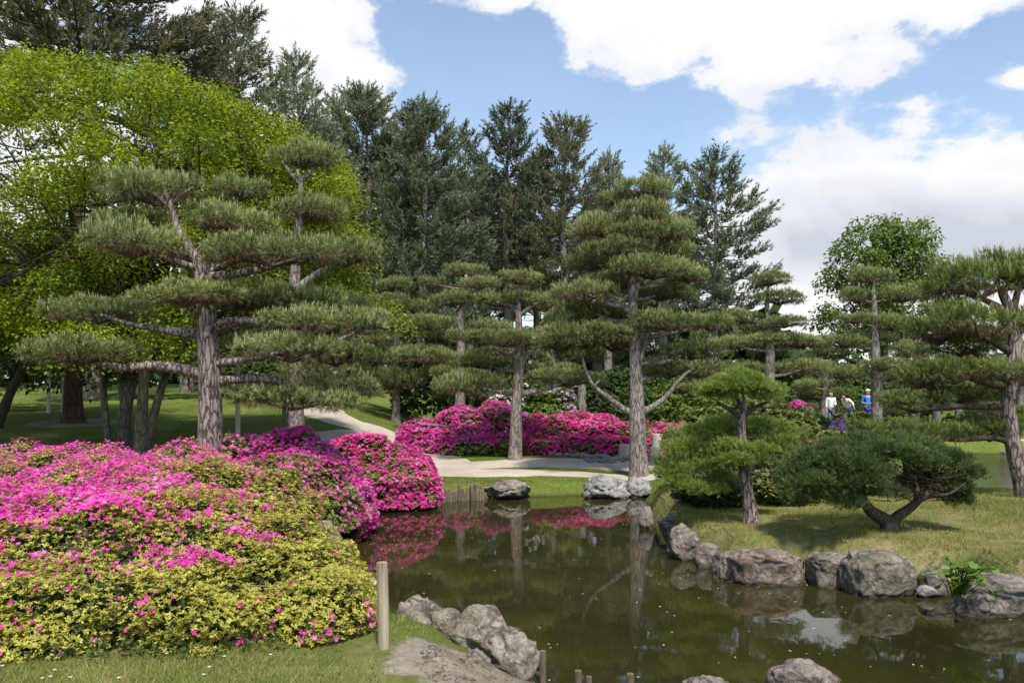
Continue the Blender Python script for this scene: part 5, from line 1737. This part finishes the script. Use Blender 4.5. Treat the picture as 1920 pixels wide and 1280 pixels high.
for (x, yt, yb, w, d, m, lb) in [(446, 690, 797, 9, 19.5, 'log', 'thin prop under the low bough right of the thick left pine trunk'),
                                (537, 640, 782, 16, 23.5, 'bark_grey', 'grey prop trunk just left of the slim tall pine trunk'),
                                (91, 700, 757, 7, 26, 'log', 'thin pale pole left of the thick red-brown trunk'),
                                (120, 680, 765, 8, 25, 'log', 'pale pole touching the left side of the thick red-brown trunk'),
                                (1091, 712, 775, 15, 26, 'bark_grey', 'grey stump behind the azalea bank left of the forked pine'),
                                (884, 742, 775, 9, 26, 'bark_grey', 'grey stump with a bluish top behind the left azalea bank'),
                                (1797, 765, 800, 13, 33, 'bark_grey', 'grey post under the lowest bough of the big right pine')]:
    post(x, yt, yb, w, m, lb, 'support_post', 'post', GV, d=d)


def stake_row():
    rows = spline([(676, 962), (700, 953), (740, 946), (790, 943), (830, 940), (870, 937), (905, 936)], 46)
    root = thing('stake_edging', 'row of short weathered stakes holding the far left pond bank', 'edging', (*W0(790, 943), 0))
    b0 = np.array(root.location)
    b = Bag()
    b.add(tube(spline([(0, 0, -.4, .05), (0, 0, 0, .05), (0.005, 0, .2, .047), (.005, 0, .235, .04)], 8)[:, :3], [.05, .05, .05, .05, .05, .049, .047, .04], 8, .1, 3))
    me = b.mesh('stake', [MT['stake']], True)
    r = random.Random(4)
    for x, y in rows:
        wx, wy = W0(x, y + r.uniform(-1, 1))
        o = link('stake', me, root, (wx - b0[0], wy - b0[1] - .03, r.uniform(-.05, .04)))
        s = r.uniform(.6, 1.0)
        o.scale = (s, s, r.uniform(.7, 1.25))
        o.rotation_euler = (r.uniform(-.1, .1), r.uniform(-.12, .12), r.uniform(0, 6))


stake_row()


def stone_edging():
    root = thing('stone_edging', 'line of pale flat edging stones between the far lawn and the path', 'edging', (*at_ground(1050, 856), .42))
    b0 = np.array(root.location)
    ms = []
    for k in range(4):
        V, Fc = boulder(500 + k, 2, 9, .12, .05, .02)
        ms.append(mesh_np('stone', V, Fc, [MT['cobble']], smooth=True))
    r = random.Random(14)
    n = 52
    for i in range(n):
        t = i / (n - 1)
        x = 925 + (1195 - 925) * t
        y = 848 + 14 * t + r.uniform(-2.0, 2.0)
        wx, wy = at_ground(x, y)
        o = link('stone', ms[i % 4], root, (wx - b0[0], wy - b0[1], ground_at(wx, wy) + .03 - b0[2]))
        o.scale = (r.uniform(.05, .13), r.uniform(.06, .11), r.uniform(.04, .075))
        o.rotation_euler = (0, 0, r.uniform(-.6, .6))
    for i in range(16):
        wx, wy = at_ground(r.uniform(1095, 1190), r.uniform(862, 868))
        o = link('stone', ms[i % 4], root, (wx - b0[0], wy - b0[1], ground_at(wx, wy) + .03 - b0[2]))
        o.scale = (r.uniform(.07, .13), r.uniform(.06, .11), r.uniform(.04, .06))
        o.rotation_euler = (0, 0, r.uniform(-.6, .6))


stone_edging()


def low_wall():
    root = thing('stone_wall', 'low grey stone wall beside the pink azalea bank', 'wall', (*P(1290, 790, 26)[:2], .42))
    b0 = np.array(root.location)
    r = random.Random(3)
    V, Fc = boulder(610, 3, 8, .04, .03, .01)
    V = np.sign(V) * np.abs(V) ** .55
    me = mesh_np('stone', V, Fc, [MT['wall_stone']], smooth=True)
    for row in range(2):
        x = -1.3
        while x < 1.6:
            w = r.uniform(.16, .3)
            o = link('stone', me, root, (x + w, r.uniform(-.02, .02), .13 + row * .25))
            o.scale = (w, .16, .125)
            x += w * 2 + .015
    for k in range(7):
        o = link('coping_stone', me, root, (-1.2 + k * .43, 0, .54))
        o.scale = (.21, .2, .05)


low_wall()


def azalea_rail():
    root = thing('bamboo_rail', 'grey wooden rail lying across the left part of the magenta azalea bank', 'rail', P(820, 797, 21.2))
    b = Bag()
    b.add(tube([(-.46, 0, .03), (0, 0, 0), (.5, 0.02, -.05)], [.035, .035, .033], 8, .05, 2))
    link('rail', b.mesh('rail', [MT['bark_grey']], True), root)


azalea_rail()


# ------------------------------------------------------------------ large-leaved plant, ground cover, grass, petals
def big_leaf_plant():
    c = np.array([*W0(1800, 1086, .40), .40])
    root = thing('leafy_plant', 'low plant with large round green leaves hanging over the rocks at the right', 'plant', c)
    rg = random.Random(6)
    n = 12
    V, Fc = [(0, 0, 0)], []
    for k in range(n):
        a = 2 * math.pi * k / n
        q = 1.0 if k not in (0,) else .35
        V.append((math.cos(a) * q, math.sin(a) * q, -.18 * abs(math.sin(a)) + .03 * math.cos(3 * a)))
    Fc = [(0, 1 + k, 1 + (k + 1) % n) for k in range(n)]
    me = mesh_np('leaf', np.array(V), np.array(Fc), [MT['broad']], None, np.full(n + 1, .55), True)
    st = Bag()
    for k in range(46):
        p = np.array([rg.gauss(0, .15), rg.gauss(-.02, .1), rg.uniform(-.04, .17)])
        p[2] -= .35 * abs(p[0]) ** 1.4
        o = link('leaf', me, root, p)
        s = rg.uniform(.03, .055)
        o.scale = (s, s, s)
        o.rotation_euler = (rg.uniform(-.5, .7), rg.uniform(-.6, .6), rg.uniform(0, 6.28))
        st.add(tube(spline([(p[0] * .2, p[1] * .2 + .05, -.15), p * .6 + np.array([0, 0, .03]), p], 5), [.005] * 5, 4, cap=False))
    link('stems', st.mesh('stems', [MT['broad']], True), root, kind='stuff')


big_leaf_plant()


def scatter_poly(poly, n, rg):
    poly = np.asarray(poly, float)
    lo, hi = poly.min(0), poly.max(0)
    q = rg.uniform(lo, hi, (int(n * 3), 2))
    q = q[poly_sd(poly, q[:, 0], q[:, 1]) < 0][:n]
    s = np.minimum(poly_sd(POND1, q[:, 0], q[:, 1]), poly_sd(POND2, q[:, 0], q[:, 1]))
    return q[s > .03]


def grass(name, poly, n, ln, w, mat, seed, tint=.5, thin=None, upright=.8):
    rg = np.random.default_rng(seed)
    global RNG
    RNG = rg
    q = scatter_poly(poly, n, rg)
    den = fbm(np.stack([q[:, 0] * 1.7, q[:, 1] * 1.7, q[:, 0] * 0], -1), 3, seed)
    kp = rg.random(len(q)) < np.clip(.7 + .55 * den, .1, 1)
    if thin is not None:
        kp &= rg.random(len(q)) < thin(q)
    q, den = q[kp], den[kp]
    B = np.concatenate([q, height(q[:, 0], q[:, 1])[:, None] - .005], 1)
    D = unit(np.concatenate([rg.normal(0, .55, (len(q), 2)), np.full((len(q), 1), upright)], 1))
    tall = np.clip(1 + .45 * den, .5, 1.7)
    V, Fc = needles(B, D, rg.uniform(ln[0], ln[1], len(q)) * tall, w)
    tt = np.repeat(np.clip(tint + .18 * fbm(B * .9, 3, seed + 1) + rg.normal(0, .16, len(q)), 0, 1), 3)
    link(name, mesh_np(name, V, Fc, [MT[mat]], None, tt), kind='stuff')


def near_thin(q):
    r = np.hypot((q[:, 0] + .12) / 1.0, (q[:, 1] - 5.2) / 1.35)
    return np.clip((r - .55) * 2.2, .04, 1)


grass('grass', [(-4.2, 4.0), (.9, 4.0), (.5, 5.4), (.1, 5.75), (-.4, 6.1), (-1.2, 6.3), (-1.4, 5.6), (-2.0, 5.15), (-4.5, 5.2)], 52000, (.025, .07), .006, 'grass', 701, .62, near_thin)
grass('island_grass', [(1.8, 11.5), (1.9, 9.0), (2.4, 8.4), (2.9, 7.9), (4.2, 7.3), (5.2, 6.8), (7.4, 6.6), (9, 9), (9, 13.8), (6.5, 14.3), (2.3, 14.5)], 120000, (.03, .085), .007, 'dry_grass', 702, .42)
grass('lawn_grass', [(-2.2, 15.4), (2.8, 15.4), (4.6, 17), (4.6, 20.6), (1, 21), (-2.4, 21.2), (-1.6, 18)], 52000, (.018, .04), .009, 'grass', 703, .5,
      thin=lambda q: 1.0 - PATHMASK(q))

grass('hill_grass', [(-2.6, 15.8), (-2.2, 21.5), (-3.2, 30), (-20, 33), (-14, 20), (-7.5, 12.6), (-4.5, 13.2)], 70000, (.02, .05), .014, 'grass', 704, .45,
      thin=lambda q: 1.0 - PATHMASK(q))
grass('bank_grass', [(-1.4, 15.55), (1.0, 15.75), (2.3, 15.9), (2.6, 16.3), (-1.5, 16.4)], 9000, (.04, .11), .009, 'grass', 705, .6, upright=.5)


def ground_cover():
    """low ivy-like leaves along the foot of the big azalea"""
    rg = np.random.default_rng(31)
    q = scatter_poly([(-4.6, 5.0), (-3.0, 4.95), (-2.0, 5.0), (-1.5, 5.22), (-1.05, 5.5), (-1.0, 6.3), (-1.6, 6.2), (-4.6, 6.2)], 3600, rg)
    B = np.concatenate([q, height(q[:, 0], q[:, 1])[:, None] + rg.uniform(.01, .13, len(q))[:, None]], 1)
    D = unit(np.concatenate([rg.normal(0, 1, (len(q), 2)), rg.normal(-.1, .3, (len(q), 1))], 1))
    V, Fq = leaves(B, D, unit(np.array([0, -.3, 1.]) + rg.normal(0, .35, (len(q), 3))), rg.uniform(.022, .05, len(q)), rg.uniform(.018, .038, len(q)), .08)
    link('ground_ivy', mesh_np('ground_ivy', V, Fq, [MT['dark_leaf']], None, np.repeat(np.clip(rg.normal(.6, .2, len(q)), 0, 1), 4)), kind='stuff')


ground_cover()


def floating_petals():
    rg = np.random.default_rng(77)
    q = scatter_poly(POND1, 10, rg)
    lo, hi = POND1.min(0), POND1.max(0)
    q = rg.uniform(lo, hi, (6000, 2))
    q = q[poly_sd(POND1, q[:, 0], q[:, 1]) < -.08]
    dn = fbm(np.stack([q[:, 0] * .6, q[:, 1] * .35, q[:, 0] * 0], -1), 3, 9)
    q = q[rg.random(len(q)) < np.clip(.16 + .24 * dn, .02, .6)]
    n = len(q)
    B = np.concatenate([q, np.full((n, 1), .004)], 1)
    a = rg.random(n) * 6.28
    D = np.stack([np.cos(a), np.sin(a), np.zeros(n)], -1)
    V, Fq = leaves(B, D, np.tile([0, 0, 1.0], (n, 1)), rg.uniform(.012, .04, n), rg.uniform(.008, .02, n), .0)
    link('floating_petals', mesh_np('floating_petals', V, Fq, [MT['white_petal']], None, np.repeat(rg.random(n), 4)), kind='stuff')


floating_petals()


def daisies():
    rg = np.random.default_rng(5)
    q = scatter_poly([(-4.2, 4.4), (-1.4, 4.4), (-1.2, 5.1), (-4.2, 5.1)], 26, rg)
    b = []
    ts = []
    off = 0
    Vs, Fs = [], []
    for x, y in q:
        z = ground_at(x, y) + .05
        a = np.arange(6) * math.pi / 3
        V, Fq = leaves(np.tile([x, y, z], (6, 1)), np.stack([np.cos(a), np.sin(a), np.full(6, .2)], -1), np.tile([0, 0, 1.0], (6, 1)), .013, .009)
        Vs.append(V)
        Fs.append(Fq + off)
        off += len(V)
    link('daisies', mesh_np('daisies', np.vstack(Vs), np.vstack(Fs), [MT['white_petal']], None, np.full(off, 1.0)), kind='stuff')


daisies()


# ------------------------------------------------------------------ the three visitors
def skin_mesh(name, verts, edges, radii, mat, root=0, sub=2):
    me = bpy.data.meshes.new(name)
    me.from_pydata(verts, edges, [])
    o = bpy.data.objects.new(name, me)
    COL.objects.link(o)
    sk = o.modifiers.new('skin', 'SKIN')
    sk.use_smooth_shade = True
    for i, r in enumerate(radii):
        rr = r if isinstance(r, tuple) else (r, r)
        me.skin_vertices[0].data[i].radius = rr
        me.skin_vertices[0].data[i].use_root = (i == root)
    sb = o.modifiers.new('sub', 'SUBSURF')
    sb.levels = sb.render_levels = sub
    dg = bpy.context.evaluated_depsgraph_get()
    res = bpy.data.meshes.new_from_object(o.evaluated_get(dg))
    res.name = name
    res.materials.clear()
    res.materials.append(mat)
    bpy.data.objects.remove(o)
    bpy.data.meshes.remove(me)
    return res


def person(label, px, ytop, d, yaw, shirt, legs, hairm, lean=0.0, look=0.0, armL='down', armR='down', hgt=None, bald=False, cap=None, pack=None):
    x = (px - 960) * d / F
    g = ground_at(x, d)
    H = EYE - (ytop - HZ) * d / F - g
    s = H / 1.74 if not lean else hgt / 1.74
    root = thing('person', label, 'person', (x, d, g), 'visitors by the flower beds')
    root.rotation_euler = (0, 0, yaw)
    root.scale = (s, s, s)
    sy, cy = math.sin(lean), math.cos(lean)

    def T(p):                        # the upper body bends forward (towards -y) about the hips
        if p[2] <= .93:
            return p
        h = p[2] - .93
        return (p[0], p[1] * cy - h * sy, .93 + h * cy + p[1] * sy)
    arms = {}
    for sd, mode in ((1, armL), (-1, armR)):
        if mode == 'down':
            a = [(sd * .19, .01, 1.42), (sd * .235, .03, 1.13), (sd * .24, -.03, .88), (sd * .24, -.05, .80)]
        elif mode == 'fold':
            a = [(sd * .19, .01, 1.42), (sd * .25, .02, 1.14), (sd * .10, -.20, 1.10), (sd * .03, -.22, 1.12)]
        else:
            a = [(sd * .19, .01, 1.42), (sd * .30, .06, 1.20), (sd * .40, -.06, 1.02), (sd * .43, -.10, .96)]
        arms[sd] = [T(q) for q in a]
    hd = [T((0, 0, 1.40)), T((0, -.01, 1.50)), T((0, -.02, 1.57)), T((0, -.03, 1.65)), T((0, -.02, 1.715))]
    V = [(0, 0, .95), T((0, 0, 1.12)), T((0, 0, 1.30)), *hd]
    R = [(.15, .11), (.135, .10), (.16, .11), (.12, .09), .052, (.072, .085), (.078, .095), (.05, .06)]
    E = [(0, 1), (1, 2), (2, 3), (3, 4), (4, 5), (5, 6), (6, 7)]
    sh = {}
    for sd in (1, -1):
        i = len(V)
        V += arms[sd]
        R += [.058, .045, .032, .034]
        E += [(3, i), (i, i + 1), (i + 1, i + 2), (i + 2, i + 3)]
        sh[sd] = i
        h = np.array(arms[sd][3])
        dv = unit(np.array(arms[sd][3]) - np.array(arms[sd][2]))
        sv = unit(np.cross(dv, np.array([0.2, .9, .3])))
        for k in range(4):
            j = len(V)
            V += [tuple(h + sv * (k - 1.5) * .018 + dv * .045), tuple(h + sv * (k - 1.5) * .02 + dv * (.085 - .008 * abs(k - 1.3)) + np.array([0, -.012, 0]))]
            R += [.010, .008]
            E += [(i + 3, j), (j, j + 1)]
        j = len(V)
        V += [tuple(h - sv * .035 + dv * .02), tuple(h - sv * .045 + dv * .05)]
        R += [.011, .009]
        E += [(i + 3, j), (j, j + 1)]
        k = len(V)
        V += [(sd * .095, 0, .86), (sd * .105, -.02, .50), (sd * .11, .02, .10), (sd * .115, -.13, .04)]
        R += [.085, .058, .04, .04]
        E += [(0, k), (k, k + 1), (k + 1, k + 2), (k + 2, k + 3)]
    # nose, ears
    i = len(V)
    V += [T((0, -.125, 1.615)), T((.085, -.01, 1.62)), T((-.085, -.01, 1.62))]
    R += [.014, .016, .016]
    E += [(6, i), (6, i + 1), (6, i + 2)]
    link('body', skin_mesh('body', V, E, R, PM['skin']), root)
    # shirt
    V2 = [(0, 0, .90), T((0, 0, 1.12)), T((0, 0, 1.30)), T((0, 0, 1.41))]
    R2 = [(.175, .135), (.16, .125), (.18, .13), (.13, .10)]
    E2 = [(0, 1), (1, 2), (2, 3)]
    for sd in (1, -1):
        i = len(V2)
        a = [np.array(q) for q in arms[sd]]
        end = a[1] * .35 + a[2] * .65 if shirt != 'blue' else a[1]
        V2 += [tuple(a[0]), tuple(a[1]), tuple(end)] if shirt != 'blue' else [tuple(a[0]), tuple(a[0] * .5 + a[1] * .5), tuple(a[1])]
        R2 += [.078, .064, .05]
        E2 += [(3, i), (i, i + 1), (i + 1, i + 2)]
    link('shirt', skin_mesh('shirt', V2, E2, R2, PM[shirt]), root)
    V3, R3, E3 = [(0, 0, .95)], [(.165, .125)], []
    for sd in (1, -1):
        i = len(V3)
        V3 += [(sd * .095, 0, .84), (sd * .105, -.02, .50), (sd * .11, .02, .09)]
        R3 += [.10, .078, .062]
        E3 += [(0, i), (i, i + 1), (i + 1, i + 2)]
        link('shoe', skin_mesh('shoe', [(sd * .112, .04, .045), (sd * .115, -.06, .045), (sd * .118, -.16, .035)], [(0, 1), (1, 2)], [.048, .05, .038], PM['shoe']), root)
    link('trousers', skin_mesh('trousers', V3, E3, R3, PM[legs]), root)
    c = np.array(hd[3]) + np.array([0, .018, .03])
    Vi, Fi = ICO[3]
    k = Vi[:, 2] > (.35 if bald else -.25)
    if bald:
        Q = Vi * np.array([.086, .10, .085])
        Q = Q[:, :]
        sel = (Vi[:, 2] < .55) & (Vi[:, 2] > -.35) & (Vi[:, 1] > -.25)
    else:
        Q = Vi * np.array([.098, .112, .105]) * (1 + .08 * fbm(Vi * 3, 3, 4))[:, None]
        sel = (Vi[:, 2] > -.45) & ((Vi[:, 1] > -.35) | (Vi[:, 2] > .35))
    Fs = Fi[sel[Fi].all(1)]
    link('hair', mesh_np('hair', Q * 1.06 + c, Fs, [PM[hairm]], smooth=True), root)
    if cap:
        sel = (Vi[:, 2] > .05)
        Fs = Fi[sel[Fi].all(1)]
        link('cap', mesh_np('cap', Vi * np.array([.115, .13, .115]) + c, Fs, [PM[cap]], smooth=True), root)
    for ex in (.03, -.03):
        e = T((ex, -.118, 1.645))
        link('eye', mesh_np('eye', ICO[1][0] * .009 + np.array(e), ICO[1][1], [PM['shoe']]), root)
    if pack:
        link('backpack', skin_mesh('backpack', [(0, .19, .98), (0, .20, 1.15), (0, .18, 1.36)], [(0, 1), (1, 2)], [(.15, .09), (.16, .10), (.13, .08)], PM[pack]), root)
        for sd in (1, -1):
            link('strap', skin_mesh('strap', [(sd * .11, .14, 1.38), (sd * .12, 0, 1.49), (sd * .125, -.13, 1.36), (sd * .14, -.12, 1.15), (sd * .16, .08, 1.02)], [(0, 1), (1, 2), (2, 3), (3, 4)], [.022] * 5, PM[pack]), root)
    return root


PM = {'skin': plain_mat('skin', (0.42, 0.25, 0.18), (0.5, 0.31, 0.23), .6, 6, .02), 'shoe': plain_mat('shoe_leather', (.03, .025, .022), None, .6),
      'white': plain_mat('white_cotton', (.68, .66, .70), (.78, .76, .78), .9, 9, .3), 'cream': plain_mat('cream_cotton', (.74, .70, .66), (.82, .78, .74), .9, 9, .3),
      'blue': plain_mat('blue_jersey', (.02, .19, .62), (.03, .26, .74), .8, 9, .2), 'jeans': plain_mat('blue_denim', (.06, .10, .22), (.12, .19, .36), .9, 30, .2),
      'navy': plain_mat('navy_cloth', (.015, .05, .30), (.02, .07, .38), .9), 'grey': plain_mat('grey_hair', (.4, .38, .36), (.55, .53, .5), .8, 30),
      'black': plain_mat('black_hair', (.02, .016, .014), (.05, .04, .034), .6, 30), 'capwhite': plain_mat('white_cap_cloth', (.75, .75, .75), None, .8), 'pack': plain_mat('dark_blue_nylon', (.02, .03, .09), (.03, .05, .16), .7)}
person('balding person in a pale shirt and blue jeans standing left of the other two visitors', 1558, 735, 39.0, .15, 'white', 'jeans', 'grey', armL='fold', armR='down', bald=True)
person('dark-haired person in a white blouse stooping to the left between the two other visitors', 1592, 738, 39.5, -1.15, 'cream', 'jeans', 'black', lean=.55, armL='out', armR='down', hgt=1.70)
person('person in a bright blue jersey and white cap with a backpack and folded hands', 1627, 731, 39.0, -.15, 'blue', 'navy', 'grey', armL='fold', armR='fold', cap='capwhite', pack='pack')


grass('edge_tufts', [(1.75, 12.5), (1.85, 11.0), (2.0, 9.6), (2.3, 8.95), (2.75, 8.75), (3.4, 8.5), (3.95, 8.35), (4.7, 8.1), (5.4, 7.7), (5.4, 8.3), (4.6, 8.7), (3.4, 9.1), (2.6, 9.6), (2.2, 11.0), (2.1, 12.5)], 8000, (.06, .15), .008, 'dry_grass', 706, .40, upright=.6)


def pebbles():
    """small stones and crumbs of soil lying on the bare shore"""
    rg = np.random.default_rng(12)
    q = scatter_poly([(-.62, 5.5), (-.55, 4.8), (-.2, 4.2), (.5, 4.2), (.4, 5.2), (.0, 5.8), (-.4, 6.1)], 700, rg)
    Vi, Fi = ICO[1]
    n = len(q)
    sz = rg.uniform(.004, .013, n) * (1 + (rg.random(n) < .05) * 1.6)
    z = height(q[:, 0], q[:, 1])
    c = np.stack([q[:, 0], q[:, 1], z], -1)
    V = c[:, None, :] + Vi[None] * (sz[:, None] * np.stack([rg.uniform(.8, 1.5, n), rg.uniform(.8, 1.3, n), rg.uniform(.4, .8, n)], -1))[:, None, :]
    Fa = (Fi[None] + (np.arange(n) * len(Vi))[:, None, None]).reshape(-1, 3)
    link('pebbles', mesh_np('pebbles', V.reshape(-1, 3), Fa, [MT['rock_tan'], MT['rock_brown']], np.repeat((rg.random(n) < .5).astype(int), len(Fi)), smooth=True), kind='stuff')


pebbles()
